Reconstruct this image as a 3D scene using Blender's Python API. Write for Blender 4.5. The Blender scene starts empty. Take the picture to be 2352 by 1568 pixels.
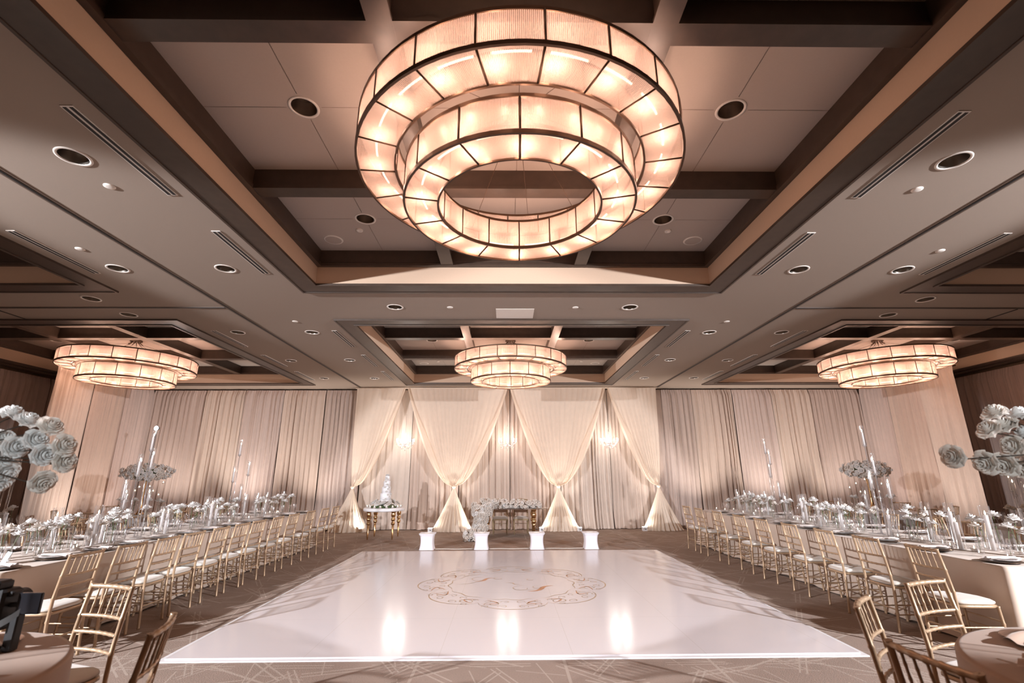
import bpy, math, random
from mathutils import Matrix, Vector, Euler
PI = math.pi
sc = bpy.context.scene
C = sc.collection
rnd = random.Random(7)
A = 0.12            # the room's centre line
ZC = 4.35           # ceiling height

# ------------------------------------------------------------------ mesh builder
class MB:
    def __init__(s): s.v = []; s.f = []; s.sm = []
    def add(s, vs, fs, smooth=False):
        o = len(s.v); s.v.extend(vs); s.f.extend([tuple(i+o for i in f) for f in fs]); s.sm.extend([smooth]*len(fs)); return s
    def box(s, x0, y0, z0, x1, y1, z1):
        v = [(x0,y0,z0),(x1,y0,z0),(x1,y1,z0),(x0,y1,z0),(x0,y0,z1),(x1,y0,z1),(x1,y1,z1),(x0,y1,z1)]
        return s.add(v, [(0,3,2,1),(4,5,6,7),(0,1,5,4),(1,2,6,5),(2,3,7,6),(3,0,4,7)])
    def grid(s, fn, nu, nv, smooth=True, closeu=False):
        v = [fn(i/nu, j/nv) for j in range(nv+1) for i in range(nu if closeu else nu+1)]
        w = nu if closeu else nu+1
        f = []
        for j in range(nv):
            for i in range(nu):
                a = j*w+i; b = j*w+(i+1) % w if closeu else j*w+i+1
                f.append((a, b, b+w, a+w))
        return s.add(v, f, smooth)
    def lathe(s, prof, n=16, c=(0,0,0), smooth=True, cap0=False, cap1=False):
        v = []
        for r, z in prof:
            for k in range(n):
                a = 2*PI*k/n; v.append((c[0]+r*math.cos(a), c[1]+r*math.sin(a), c[2]+z))
        f = [(j*n+k, j*n+(k+1) % n, (j+1)*n+(k+1) % n, (j+1)*n+k) for j in range(len(prof)-1) for k in range(n)]
        s.add(v, f, smooth)
        o = len(s.v)-len(v)
        if cap0: s.f.append(tuple(o+k for k in reversed(range(n)))); s.sm.append(False)
        if cap1: s.f.append(tuple(o+(len(prof)-1)*n+k for k in range(n))); s.sm.append(False)
        return s
    def tube(s, pts, rad, n=8, cap=True, smooth=True):
        pts = [Vector(p) for p in pts]; m = len(pts)
        if not isinstance(rad, (list, tuple)): rad = [rad]*m
        t0 = (pts[1]-pts[0]).normalized()
        up = Vector((0,0,1)) if abs(t0.z) < .9 else Vector((1,0,0))
        x = t0.cross(up).normalized(); v = []
        for i, p in enumerate(pts):
            t = (pts[min(i+1, m-1)]-pts[max(i-1, 0)]).normalized()
            x = (x-t*x.dot(t)).normalized(); y = t.cross(x)
            for k in range(n):
                a = 2*PI*k/n; v.append(tuple(p+(x*math.cos(a)+y*math.sin(a))*rad[i]))
        f = [(j*n+k, j*n+(k+1) % n, (j+1)*n+(k+1) % n, (j+1)*n+k) for j in range(m-1) for k in range(n)]
        o = len(s.v); s.add(v, f, smooth)
        if cap:
            s.f.append(tuple(o+k for k in reversed(range(n)))); s.sm.append(False)
            s.f.append(tuple(o+(m-1)*n+k for k in range(n))); s.sm.append(False)
        return s
    def put(s, other, M):
        o = len(s.v); s.v.extend([tuple(M @ Vector(p)) for p in other.v])
        s.f.extend([tuple(i+o for i in f) for f in other.f]); s.sm.extend(other.sm); return s
    def mesh(s, name, mat=None):
        me = bpy.data.meshes.new(name); me.from_pydata([tuple(p) for p in s.v], [], s.f)
        me.polygons.foreach_set('use_smooth', s.sm); me.update()
        if mat: me.materials.append(mat)
        return me
    def obj(s, name, mat=None, parent=None, loc=None):
        o = bpy.data.objects.new(name, s.mesh(name, mat)); C.objects.link(o)
        if parent: o.parent = parent
        if loc is not None: o.location = loc
        return o

def tag(o, label=None, cat=None, group=None, kind=None):
    if label: o['label'] = label
    if cat: o['category'] = cat
    if group: o['group'] = group
    if kind: o['kind'] = kind
    return o
def struct(o): o['kind'] = 'structure'; return o
def empty(name, loc=(0,0,0), rz=0):
    o = bpy.data.objects.new(name, None); C.objects.link(o); o.location = loc; o.rotation_euler = (0,0,rz); o.empty_display_size = .1
    return o
def dup(root, loc, rz=0, label=None, group=None, cat=None, scale=None, rot=None):
    r = root.copy(); C.objects.link(r); r.location = loc; r.rotation_euler = rot if rot else (0,0,rz)
    if scale: r.scale = (scale,)*3 if not isinstance(scale, tuple) else scale
    if label: r['label'] = label
    if group: r['group'] = group
    if cat: r['category'] = cat
    for ch in root.children:
        c = ch.copy(); C.objects.link(c); c.parent = r
        for g in ch.children:
            d = g.copy(); C.objects.link(d); d.parent = c
    return r
class Kind:
    """one of a kind is built, the first placement uses it, later ones copy it"""
    def __init__(s, root): s.root = root; s.used = False
    def place(s, loc, rz=0, **k):
        if s.used: return dup(s.root, loc, rz, **k)
        s.used = True; r = s.root; r.location = loc; r.rotation_euler = k.get('rot') or (0,0,rz)
        sc_ = k.get('scale')
        if sc_: r.scale = (sc_,)*3 if not isinstance(sc_, tuple) else sc_
        for a, b in (('label','label'),('group','group'),('cat','category')):
            if k.get(a): r[b] = k[a]
        return r
ORD = ['nearest','second','third','fourth','fifth','sixth','seventh','eighth','ninth','tenth','eleventh','twelfth','thirteenth','fourteenth','fifteenth','sixteenth','seventeenth','eighteenth','nineteenth','twentieth']
for t in ('twenty','thirty','forty','fifty','sixty','seventy'):
    for u in ('first','second','third','fourth','fifth','sixth','seventh','eighth','ninth'): ORD.append(t+'-'+u)
    ORD.append({'twenty':'thirtieth','thirty':'fortieth','forty':'fiftieth','fifty':'sixtieth','sixty':'seventieth','seventy':'eightieth'}[t])

# ------------------------------------------------------------------ materials
def nt(name):
    m = bpy.data.materials.new(name); m.use_nodes = True; n = m.node_tree; n.nodes.clear()
    out = n.nodes.new('ShaderNodeOutputMaterial'); return m, n, out
def node(n, t, **k):
    x = n.nodes.new(t)
    for a, b in k.items():
        if a.startswith('i_'):
            x.inputs[a[2:].replace('_', ' ')].default_value = b
        else: setattr(x, a, b)
    return x
def pbr(name, col, rough=.5, metal=0, spec=.5, noise=None, bump=None, sheen=0, coat=0, trans=0):
    m, n, out = nt(name)
    b = node(n, 'ShaderNodeBsdfPrincipled'); b.inputs['Base Color'].default_value = (*col, 1)
    b.inputs['Roughness'].default_value = rough; b.inputs['Metallic'].default_value = metal
    b.inputs['Specular IOR Level'].default_value = spec; b.inputs['Sheen Weight'].default_value = sheen
    b.inputs['Coat Weight'].default_value = coat; b.inputs['Coat Roughness'].default_value = .05
    n.links.new(b.outputs[0], out.inputs[0])
    tc = None
    if noise:
        sc_, amt = noise; tc = node(n, 'ShaderNodeTexCoord')
        t = node(n, 'ShaderNodeTexNoise', i_Scale=sc_, i_Detail=4.0); n.links.new(tc.outputs['Object'], t.inputs['Vector'])
        mx = node(n, 'ShaderNodeMixRGB'); mx.inputs[1].default_value = (*[c*(1-amt) for c in col], 1); mx.inputs[2].default_value = (*[min(1, c*(1+amt)) for c in col], 1)
        n.links.new(t.outputs['Fac'], mx.inputs[0]); n.links.new(mx.outputs[0], b.inputs['Base Color'])
    if bump:
        sc_, st = bump; tc = tc or node(n, 'ShaderNodeTexCoord')
        t = node(n, 'ShaderNodeTexNoise', i_Scale=sc_, i_Detail=3.0); n.links.new(tc.outputs['Object'], t.inputs['Vector'])
        bp = node(n, 'ShaderNodeBump', i_Strength=st, i_Distance=.01); n.links.new(t.outputs['Fac'], bp.inputs['Height']); n.links.new(bp.outputs[0], b.inputs['Normal'])
    return m
def cloth(name, col, transl=.25, transp=0.0, rough=.9):
    """diffuse cloth that lets some light through"""
    m, n, out = nt(name)
    tc = node(n, 'ShaderNodeTexCoord'); t = node(n, 'ShaderNodeTexNoise', i_Scale=6.0, i_Detail=5.0); n.links.new(tc.outputs['Object'], t.inputs['Vector'])
    mx = node(n, 'ShaderNodeMixRGB'); mx.inputs[1].default_value = (*[c*.93 for c in col], 1); mx.inputs[2].default_value = (*[min(1, c*1.05) for c in col], 1); n.links.new(t.outputs['Fac'], mx.inputs[0])
    d = node(n, 'ShaderNodeBsdfPrincipled', i_Roughness=rough); d.inputs['Sheen Weight'].default_value = .2; d.inputs['Specular IOR Level'].default_value = .2
    n.links.new(mx.outputs[0], d.inputs['Base Color'])
    tr = node(n, 'ShaderNodeBsdfTranslucent'); n.links.new(mx.outputs[0], tr.inputs[0])
    a = node(n, 'ShaderNodeMixShader'); a.inputs[0].default_value = transl
    n.links.new(d.outputs[0], a.inputs[1]); n.links.new(tr.outputs[0], a.inputs[2]); last = a
    if transp:
        tp = node(n, 'ShaderNodeBsdfTransparent'); b = node(n, 'ShaderNodeMixShader'); b.inputs[0].default_value = transp
        n.links.new(a.outputs[0], b.inputs[1]); n.links.new(tp.outputs[0], b.inputs[2]); last = b
    n.links.new(last.outputs[0], out.inputs[0]); return m
def glass(name, tint=(1,1,1), base=.06):
    """thin clear glass: see-through, brighter at grazing angles"""
    m, n, out = nt(name)
    fr = node(n, 'ShaderNodeLayerWeight', i_Blend=.35)
    mp = node(n, 'ShaderNodeMapRange'); mp.inputs['To Min'].default_value = base; mp.inputs['To Max'].default_value = .75
    n.links.new(fr.outputs['Facing'], mp.inputs['Value'])
    tp = node(n, 'ShaderNodeBsdfTransparent'); tp.inputs[0].default_value = (*tint, 1)
    g = node(n, 'ShaderNodeBsdfGlossy', i_Roughness=.08); g.inputs[0].default_value = (.95,.95,.97,1)
    d = node(n, 'ShaderNodeBsdfDiffuse'); d.inputs[0].default_value = (.8,.8,.85,1)
    gd = node(n, 'ShaderNodeMixShader'); gd.inputs[0].default_value = .12; n.links.new(g.outputs[0], gd.inputs[1]); n.links.new(d.outputs[0], gd.inputs[2])
    x = node(n, 'ShaderNodeMixShader'); n.links.new(mp.outputs[0], x.inputs[0]); n.links.new(tp.outputs[0], x.inputs[1]); n.links.new(gd.outputs[0], x.inputs[2])
    n.links.new(x.outputs[0], out.inputs[0]); return m
def emit(name, col, st):
    m, n, out = nt(name); e = node(n, 'ShaderNodeEmission', i_Strength=st); e.inputs[0].default_value = (*col, 1); n.links.new(e.outputs[0], out.inputs[0]); return m

M = {}
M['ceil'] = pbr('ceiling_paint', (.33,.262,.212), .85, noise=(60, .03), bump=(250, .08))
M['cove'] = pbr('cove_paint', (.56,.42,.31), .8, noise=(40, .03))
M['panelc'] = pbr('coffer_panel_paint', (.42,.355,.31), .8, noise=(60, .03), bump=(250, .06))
M['wood'] = pbr('dark_ceiling_wood', (.055,.036,.026), .38, noise=(9, .35), spec=.5)
M['groove'] = pbr('partition_track_shade', (.12,.085,.065), .5)  # dark brown stands in for the shadow band along the track
M['black'] = pbr('black_shadow_gap', (.012,.01,.01), .6)
M['metal_can'] = pbr('downlight_reflector', (.45,.40,.35), .28, metal=1)
M['ring'] = pbr('white_painted_metal', (.72,.66,.60), .5)
M['wall'] = pbr('wall_paint', (.20,.15,.11), .85, noise=(20, .05))
M['bronze'] = pbr('bronze_chandelier_metal', (.10,.060,.038), .38, metal=.7)
M['gold'] = pbr('gold_chair_lacquer', (.50,.35,.225), .36, metal=.40, noise=(14, .18), spec=.6)
M['ivory'] = pbr('ivory_chair_pad', (.66,.60,.53), .8, noise=(30, .06), sheen=.3)
M['brass'] = pbr('polished_gold', (.62,.40,.20), .18, metal=1)
M['mirror'] = pbr('mirrored_tabletop', (.80,.80,.80), .08, metal=1)
M['white'] = pbr('white_lacquer', (.86,.86,.88), .3)
M['whitecloth'] = cloth('white_cover_cloth', (.86,.84,.88), .05)
M['linen'] = cloth('champagne_linen', (.64,.52,.43), .04)
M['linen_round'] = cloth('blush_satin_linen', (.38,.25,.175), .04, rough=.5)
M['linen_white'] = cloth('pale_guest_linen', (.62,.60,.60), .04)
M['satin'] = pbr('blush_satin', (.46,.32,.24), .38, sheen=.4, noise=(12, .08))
M['napkin'] = pbr('napkin_cloth', (.62,.54,.50), .6, sheen=.3)
M['charger'] = pbr('bronze_charger', (.16,.10,.07), .3, metal=.6)
M['plate'] = pbr('porcelain', (.80,.77,.76), .2)
M['wax'] = cloth('candle_wax', (.90,.87,.86), .5)
M['flame'] = emit('candle_flame', (1,.78,.55), 14)
M['glass'] = glass('clear_glass')
M['crystal'] = glass('cut_crystal', base=.35)
M['stem'] = pbr('green_stem', (.10,.15,.06), .6)
M['leaf'] = pbr('leaf_green', (.07,.12,.045), .6, noise=(20, .3))
M['branch'] = pbr('dark_branch', (.05,.035,.025), .7)
M['petal'] = cloth('white_rose_petal', (.84,.82,.80), .25)
M['petal2'] = cloth('cream_and_unlit_petal', (.78,.72,.66), .25)
M['gear'] = pbr('black_plastic', (.012,.012,.014), .5)
M['screen'] = pbr('dark_screen', (.02,.02,.024), .15)
M['strap'] = pbr('strap_webbing', (.10,.10,.10), .8)
M['straptext'] = pbr('strap_lettering', (.62,.60,.58), .6)
M['bulb'] = emit('warm_lamp_bulb', (1,.76,.60), 3)
M['crystalbulb'] = emit('crystal_candle_bulb', (1,.92,.86), 30)
M['led'] = emit('white_led', (1,.97,.95), 60)
M['floorgold'] = pbr('gold_vinyl', (.48,.33,.19), .35)
M['floorcopper'] = pbr('copper_vinyl', (.60,.27,.12), .35)
M['stool'] = pbr('taupe_upholstery', (.42,.33,.27), .8, sheen=.3)
M['stoolwood'] = pbr('antique_gold_wood', (.34,.24,.14), .45, metal=.3)
M['card'] = pbr('pale_card', (.80,.84,.86), .6)
M['cake'] = pbr('white_icing', (.88,.88,.90), .5)
DRAPE = [cloth('taupe_drape_%s' % 'abcde'[i], c, .12, rough=.75) for i, c in enumerate([(.60,.475,.40),(.53,.42,.365),(.68,.57,.49),(.57,.455,.405),(.63,.51,.43)])]
M['sheer'] = cloth('cream_sheer_fabric', (.93,.80,.67), .42, .08)
M['tulle'] = cloth('cream_gathered_sheer', (.94,.83,.71), .4, .04)

def fluted():
    m, n, out = nt('fluted_glass_panel')
    tc = node(n, 'ShaderNodeTexCoord'); sp = node(n, 'ShaderNodeSeparateXYZ'); n.links.new(tc.outputs['Object'], sp.inputs[0])
    at = node(n, 'ShaderNodeMath', operation='ARCTAN2'); n.links.new(sp.outputs[1], at.inputs[0]); n.links.new(sp.outputs[0], at.inputs[1])
    mu = node(n, 'ShaderNodeMath', operation='MULTIPLY'); mu.inputs[1].default_value = 700; n.links.new(at.outputs[0], mu.inputs[0])
    si = node(n, 'ShaderNodeMath', operation='SINE'); n.links.new(mu.outputs[0], si.inputs[0])
    mr = node(n, 'ShaderNodeMapRange'); mr.inputs['From Min'].default_value = -1; mr.inputs['To Min'].default_value = .34; mr.inputs['To Max'].default_value = .66
    n.links.new(si.outputs[0], mr.inputs['Value'])
    tr = node(n, 'ShaderNodeBsdfTranslucent'); tr.inputs[0].default_value = (.60,.475,.42,1)
    di = node(n, 'ShaderNodeBsdfDiffuse'); di.inputs[0].default_value = (.42,.33,.28,1)
    gl = node(n, 'ShaderNodeBsdfGlossy', i_Roughness=.25); gl.inputs[0].default_value = (.9,.85,.8,1)
    a = node(n, 'ShaderNodeMixShader'); a.inputs[0].default_value = .25; n.links.new(tr.outputs[0], a.inputs[1]); n.links.new(di.outputs[0], a.inputs[2])
    b = node(n, 'ShaderNodeMixShader'); b.inputs[0].default_value = .10; n.links.new(a.outputs[0], b.inputs[1]); n.links.new(gl.outputs[0], b.inputs[2])
    tp = node(n, 'ShaderNodeBsdfTransparent'); tp.inputs[0].default_value = (.95,.88,.82,1)
    c = node(n, 'ShaderNodeMixShader'); n.links.new(mr.outputs[0], c.inputs[0]); n.links.new(b.outputs[0], c.inputs[1]); n.links.new(tp.outputs[0], c.inputs[2])
    n.links.new(c.outputs[0], out.inputs[0]); return m
M['fluted'] = fluted()

def carpet():
    m, n, out = nt('patterned_carpet'); L = n.links.new
    b = node(n, 'ShaderNodeBsdfPrincipled', i_Roughness=.95); b.inputs['Specular IOR Level'].default_value = .1; L(b.outputs[0], out.inputs[0])
    tc = node(n, 'ShaderNodeTexCoord')
    def math_(op, a, bb=None):
        x = node(n, 'ShaderNodeMath', operation=op)
        for i, q in enumerate((a, bb)):
            if q is None: continue
            if isinstance(q, (int, float)): x.inputs[i].default_value = q
            else: L(q, x.inputs[i])
        return x.outputs[0]
    wn = node(n, 'ShaderNodeTexNoise', i_Scale=1.3, i_Detail=1.0); L(tc.outputs['Object'], wn.inputs['Vector'])
    lines = None
    for ang, per, w, off in ((0,1.3,.010,.1),(60,1.3,.010,.3),(120,1.3,.010,.2),(30,.75,.010,.5),(90,.75,.010,.15),(150,.75,.010,.35),(15,.6,.010,.0),(75,.6,.010,.0),(45,.9,.010,.4),(105,.9,.010,.1)):
        a = math.radians(ang)
        dt = node(n, 'ShaderNodeVectorMath', operation='DOT_PRODUCT'); dt.inputs[1].default_value = (math.cos(a)/per, math.sin(a)/per, 0); L(tc.outputs['Object'], dt.inputs[0])
        fr = math_('FRACT', math_('ADD', dt.outputs['Value'], off))
        d = math_('ABSOLUTE', math_('SUBTRACT', fr, .5))
        d2 = math_('ABSOLUTE', math_('SUBTRACT', d, .035)) if per < 1 and per != .6 else d
        l = math_('LESS_THAN', d2, w)
        # break the lines into segments
        dt2 = node(n, 'ShaderNodeVectorMath', operation='DOT_PRODUCT'); dt2.inputs[1].default_value = (-math.sin(a)/per/1.15, math.cos(a)/per/1.15, 0); L(tc.outputs['Object'], dt2.inputs[0])
        seg = math_('LESS_THAN', math_('FRACT', math_('ADD', dt2.outputs['Value'], off*1.7)), .62)
        l = math_('MULTIPLY', l, seg)
        lines = l if lines is None else math_('MAXIMUM', lines, l)
    no = node(n, 'ShaderNodeTexNoise', i_Scale=90.0, i_Detail=4.0); L(tc.outputs['Object'], no.inputs['Vector'])
    n2 = node(n, 'ShaderNodeTexNoise', i_Scale=2.2, i_Detail=3.0); L(tc.outputs['Object'], n2.inputs['Vector'])
    vo = node(n, 'ShaderNodeTexVoronoi', i_Scale=1.35); L(tc.outputs['Object'], vo.inputs['Vector'])
    c1 = node(n, 'ShaderNodeMixRGB'); c1.inputs[1].default_value = (.36,.275,.225,1); c1.inputs[2].default_value = (.44,.34,.285,1); L(n2.outputs['Fac'], c1.inputs[0])
    c2 = node(n, 'ShaderNodeMixRGB'); c2.inputs[2].default_value = (.66,.56,.48,1); L(c1.outputs[0], c2.inputs[1]); L(math_('MULTIPLY', lines, .5), c2.inputs[0])
    c3 = node(n, 'ShaderNodeMixRGB', blend_type='MULTIPLY'); c3.inputs[0].default_value = .35; L(c2.outputs[0], c3.inputs[1]); L(no.outputs['Fac'], c3.inputs[2])
    L(c3.outputs[0], b.inputs['Base Color'])
    bp = node(n, 'ShaderNodeBump', i_Strength=.4, i_Distance=.01); L(no.outputs['Fac'], bp.inputs['Height']); L(bp.outputs[0], b.inputs['Normal'])
    return m
M['carpet'] = carpet()
def dancemat():
    m, n, out = nt('glossy_white_vinyl'); L = n.links.new
    b = node(n, 'ShaderNodeBsdfPrincipled', i_Roughness=.16); b.inputs['Base Color'].default_value = (.75,.71,.735,1)
    b.inputs['Specular IOR Level'].default_value = .55
    tc = node(n, 'ShaderNodeTexCoord'); sp = node(n, 'ShaderNodeSeparateXYZ'); L(tc.outputs['Object'], sp.inputs[0])
    no = node(n, 'ShaderNodeTexNoise', i_Scale=1.6, i_Detail=2.0); L(tc.outputs['Object'], no.inputs['Vector'])
    # panel seams every 1.22 m
    def seam(o, off):
        a = node(n, 'ShaderNodeMath', operation='MULTIPLY_ADD'); a.inputs[1].default_value = 1/1.22; a.inputs[2].default_value = off; L(o, a.inputs[0])
        f = node(n, 'ShaderNodeMath', operation='FRACT'); L(a.outputs[0], f.inputs[0])
        c = node(n, 'ShaderNodeMath', operation='LESS_THAN'); c.inputs[1].default_value = .003; L(f.outputs[0], c.inputs[0]); return c.outputs[0]
    mx = node(n, 'ShaderNodeMath', operation='MAXIMUM'); L(seam(sp.outputs[0], .5), mx.inputs[0]); L(seam(sp.outputs[1], 0), mx.inputs[1])
    c = node(n, 'ShaderNodeMixRGB'); c.inputs[1].default_value = (.75,.71,.735,1); c.inputs[2].default_value = (.62,.58,.56,1); L(mx.outputs[0], c.inputs[0]); L(c.outputs[0], b.inputs['Base Color'])
    bp = node(n, 'ShaderNodeBump', i_Strength=.05, i_Distance=.02); L(no.outputs['Fac'], bp.inputs['Height']); L(bp.outputs[0], b.inputs['Normal'])
    L(b.outputs[0], out.inputs[0]); return m
M['dance'] = dancemat()

# ------------------------------------------------------------------ room shell
XL, XR, YF, YB = A-13.1, A+13.1, -6.5, 16.0
struct(MB().box(XL-.2, YF-.2, -.2, XR+.2, YB+.2, 0).obj('floor', M['carpet']))
struct(MB().box(XL-.2, YB, 0, XR+.2, YB+.2, 5.1).obj('wall_back', M['wall']))
struct(MB().box(XL-.2, YF-.2, 0, XR+.2, YF, 5.1).obj('wall_front', M['wall']))
struct(MB().box(XL-.2, YF, 0, XL, YB, 5.1).obj('wall_left', M['wall']))
struct(MB().box(XR, YF, 0, XR+.2, YB, 5.1).obj('wall_right', M['wall']))

def holed(mb, x0, y0, x1, y1, z, rects, circs, half=.16, r=.115, seg=24, extra_x=(), extra_y=()):
    """a ceiling plane (facing down) with rectangular and round openings"""
    sq = [(cx-half, cy-half, cx+half, cy+half) for cx, cy in circs]
    hs = list(rects)+sq
    xs = sorted({x0, x1, *extra_x, *[min(max(h[0], x0), x1) for h in hs], *[min(max(h[2], x0), x1) for h in hs]})
    ys = sorted({y0, y1, *extra_y, *[min(max(h[1], y0), y1) for h in hs], *[min(max(h[3], y0), y1) for h in hs]})
    for i in range(len(xs)-1):
        for j in range(len(ys)-1):
            mx, my = (xs[i]+xs[i+1])/2, (ys[j]+ys[j+1])/2
            if xs[i+1]-xs[i] < 1e-6 or ys[j+1]-ys[j] < 1e-6: continue
            if any(h[0] < mx < h[2] and h[1] < my < h[3] for h in hs): continue
            mb.add([(xs[i],ys[j],z),(xs[i],ys[j+1],z),(xs[i+1],ys[j+1],z),(xs[i+1],ys[j],z)], [(0,1,2,3)])
    for cx, cy in circs:
        vs = []
        for k in range(seg):
            a = 2*PI*(k+.5)/seg; c, s_ = math.cos(a), math.sin(a); q = half/max(abs(c), abs(s_))
            vs.append((cx+c*r, cy+s_*r, z)); vs.append((cx+c*q, cy+s_*q, z))
        fs = [(2*k, 2*k+1, 2*((k+1) % seg)+1, 2*((k+1) % seg)) for k in range(seg)]
        # square corners
        for sx, sy in ((1,1),(-1,1),(-1,-1),(1,-1)):
            kk = int(round((math.atan2(sy, sx) % (2*PI))/(2*PI)*seg-.5-.5)); a_, b_ = kk % seg, (kk+1) % seg
            vs.append((cx+sx*half, cy+sy*half, z)); fs.append((2*a_+1, len(vs)-1, 2*b_+1))
        mb.add(vs, fs)
    return mb
COF = [(A, 3.65), (A, 11.52), (A-9.35, 3.65), (A-9.35, 11.52), (A+9.35, 3.65), (A+9.35, 11.52)]
HI = 2.95
side_d = [(3.98, y) for y in (3.68, 6.07, 9.1, 11.47, 13.76)]+[(5.45, y) for y in (3.68, 6.07, 9.1, 11.52, 13.75)]+[(6.78, 7.23), (6.78, 8.02)]
DL = [(A+s*x, y) for s in (-1, 1) for x, y in side_d]+[(A-2.0, 7.62), (A+2.0, 7.62)]
cm = holed(MB(), XL, YF, XR, YB, ZC, [(cx-HI, cy-HI, cx+HI, cy+HI) for cx, cy in COF], DL)
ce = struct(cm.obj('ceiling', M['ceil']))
struct(MB().box(XL-.2, YF-.2, 5.0, XR+.2, YB+.2, 5.1).obj('ceiling', M['wall']))

# downlight (built once, copied)
def make_downlight():
    r = empty('recessed_downlight')
    MB().lathe([(.112,.03),(.112,-.002),(.118,-.006),(.136,-.006),(.138,0.0)], 32).obj('trim_ring', M['ring'], r)
    MB().lathe([(.112,.0),(.108,.06),(.100,.11),(.085,.15)], 32).obj('reflector', M['metal_can'], r)
    MB().lathe([(.0,.15),(.085,.15)], 24).obj('lamp_well', M['black'], r)
    return tag(r, cat='ceiling light')
DLK = Kind(make_downlight())
side_w = {-1: 'left', 1: 'right'}
for s in (-1, 1):
    for i, (x, y) in enumerate(side_d):
        row = 'row beside the central coffers' if i < 5 else ('row just outside the partition track' if i < 10 else 'pair beside the cross track')
        nm = ORD[i if i < 5 else (i-5 if i < 10 else i-10)]
        DLK.place((A+s*x, y, ZC), label='%s recessed downlight, %s %s' % (nm, side_w[s], row), group='recessed ceiling downlights')
    DLK.place((A+s*2.0, 7.62, ZC), label='recessed downlight on the %s of the band between the two central coffers' % side_w[s], group='recessed ceiling downlights')

# coffers
Z1, Z2 = 4.62, 4.87
def ring_rect(mb, cx, cy, h0, h1, z0, z1):
    mb.box(cx-h1, cy-h1, z0, cx+h1, cy-h0, z1); mb.box(cx-h1, cy+h0, z0, cx+h1, cy+h1, z1)
    mb.box(cx-h1, cy-h0, z0, cx-h0, cy+h0, z1); mb.box(cx+h0, cy-h0, z0, cx+h1, cy+h0, z1); return mb
cell = [(-2.9, -1.06), (-.93, .93), (1.06, 2.9)]
cofname = ['over the dance floor', 'at the far end', 'over the near left', 'over the far left', 'over the near right', 'over the far right']
for ci, (cx, cy) in enumerate(COF):
    t = MB(); ring_rect(t, cx, cy, HI, 3.25, ZC-.022, ZC-.001); ring_rect(t, cx, cy, HI-.012, HI+.03, ZC-.034, ZC-.0)
    ring_rect(t, cx, cy, 3.235, 3.262, ZC-.03, ZC-.001)
    t = struct(t.obj('trim_%d' % (ci+1), M['wood']))
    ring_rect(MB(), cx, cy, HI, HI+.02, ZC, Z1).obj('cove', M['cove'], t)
    w = MB(); ring_rect(w, cx, cy, HI-.05, HI+.02, Z1, Z2); ring_rect(w, cx, cy, HI-.075, HI-.04, Z1-.01, Z1+.035); ring_rect(w, cx, cy, HI-.065, HI-.04, Z1+.045, Z1+.06)
    w.obj('crown', M['wood'], t)
    for s in (-1, 1):
        c = s*.995
        for ax in (0, 1):
            b = MB()
            for (hw, z0, z1) in ((.065, Z1+.02, Z2+.01), (.09, Z1+.0, Z1+.03), (.078, Z1+.03, Z1+.05)):
                if ax == 0: b.box(cx+c-hw, cy-HI+.03, z0, cx+c+hw, cy+HI-.03, z1)
                else: b.box(cx-HI+.03, cy+c-hw, z0+.001, cx+HI-.03, cy+c+hw, z1+.001)
            b.obj('beam', M['wood'], t)
    for i in range(3):
        for j in range(3):
            (a0, a1), (b0, b1) = cell[i], cell[j]; mxx, myy = (a0+a1)/2, (b0+b1)/2; g = .0025
            has = (i != 1 and True) and ci in (0, 1, 3, 5) and not (i == 1)
            p = MB()
            rects = [(cx+mxx-g, cy+b0-1, cx+mxx+g, cy+b1+1), (cx+a0-1, cy+myy-g, cx+a1+1, cy+myy+g)]
            circ = [(cx+mxx, cy+myy)] if has else []
            holed(p, cx+a0-.1, cy+b0-.1, cx+a1+.1, cy+b1+.1, Z2, rects, circ)
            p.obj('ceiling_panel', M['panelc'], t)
            if has and ci in (0, 1, 3, 5):
                DLK.place((cx+mxx, cy+myy, Z2), label='recessed downlight in the %s %s cell of the coffer %s' % (('near','middle','far')[j], ('left','','right')[i], cofname[ci]), group='coffer downlights')
    MB().box(cx-HI+.02, cy-HI+.02, Z2+.01, cx+HI-.02, cy+HI-.02, Z2+.02).obj('backing', M['black'], t) if False else None
    # discs on the far cells
    if ci in (0, 1):
        for s in (-1, 1):
            o = MB().lathe([(0,-.004),(.03,-.02),(.045,-.018),(.047,.002)], 20).obj('sprinkler_cover', M['ring'], None, (cx+s*2.14, cy+2.27, Z2))
            tag(o, 'small sprinkler disc, far %s cell, coffer %s' % (side_w[s], cofname[ci]), 'sprinkler', 'small white ceiling discs')
            o = empty('ceiling_speaker', (cx+s*2.6, cy+2.56, Z2))
            MB().lathe([(.112,-.008),(.13,-.008),(.135,0)], 32).obj('bezel', M['ring'], o)
            MB().lathe([(0,-.006),(.112,-.007)], 32).obj('grille', M['panelc'], o)
            tag(o, 'round ceiling speaker, far %s cell of the coffer %s' % (side_w[s], cofname[ci]), 'speaker', 'round ceiling speakers')
k = len(COF)+1
def track(x0, y0, x1, y1, w=.05):
    global k
    if abs(x1-x0) > abs(y1-y0): m = MB().box(x0, y0-w, ZC-.006, x1, y0+w, ZC); g = MB().box(x0, y0-.014, ZC-.010, x1, y0+.014, ZC-.005)
    else: m = MB().box(x0-w, y0, ZC-.006, x0+w, y1, ZC); g = MB().box(x0-.014, y0, ZC-.010, x0+.014, y1, ZC-.005)
    t = struct(m.obj('trim_%d' % k, M['groove'])); g.obj('slot', M['black'], t); k += 1
for s in (-1, 1):
    track(A+s*4.83, YF, A+s*4.83, 15.25, .045)
    xs = sorted((A+s*4.875, A+s*13.0)); track(xs[0], 7.65, xs[1], 7.65, .035)
    track(A+s*8.8, 7.7, A+s*8.8, 8.27, .012)
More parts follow.
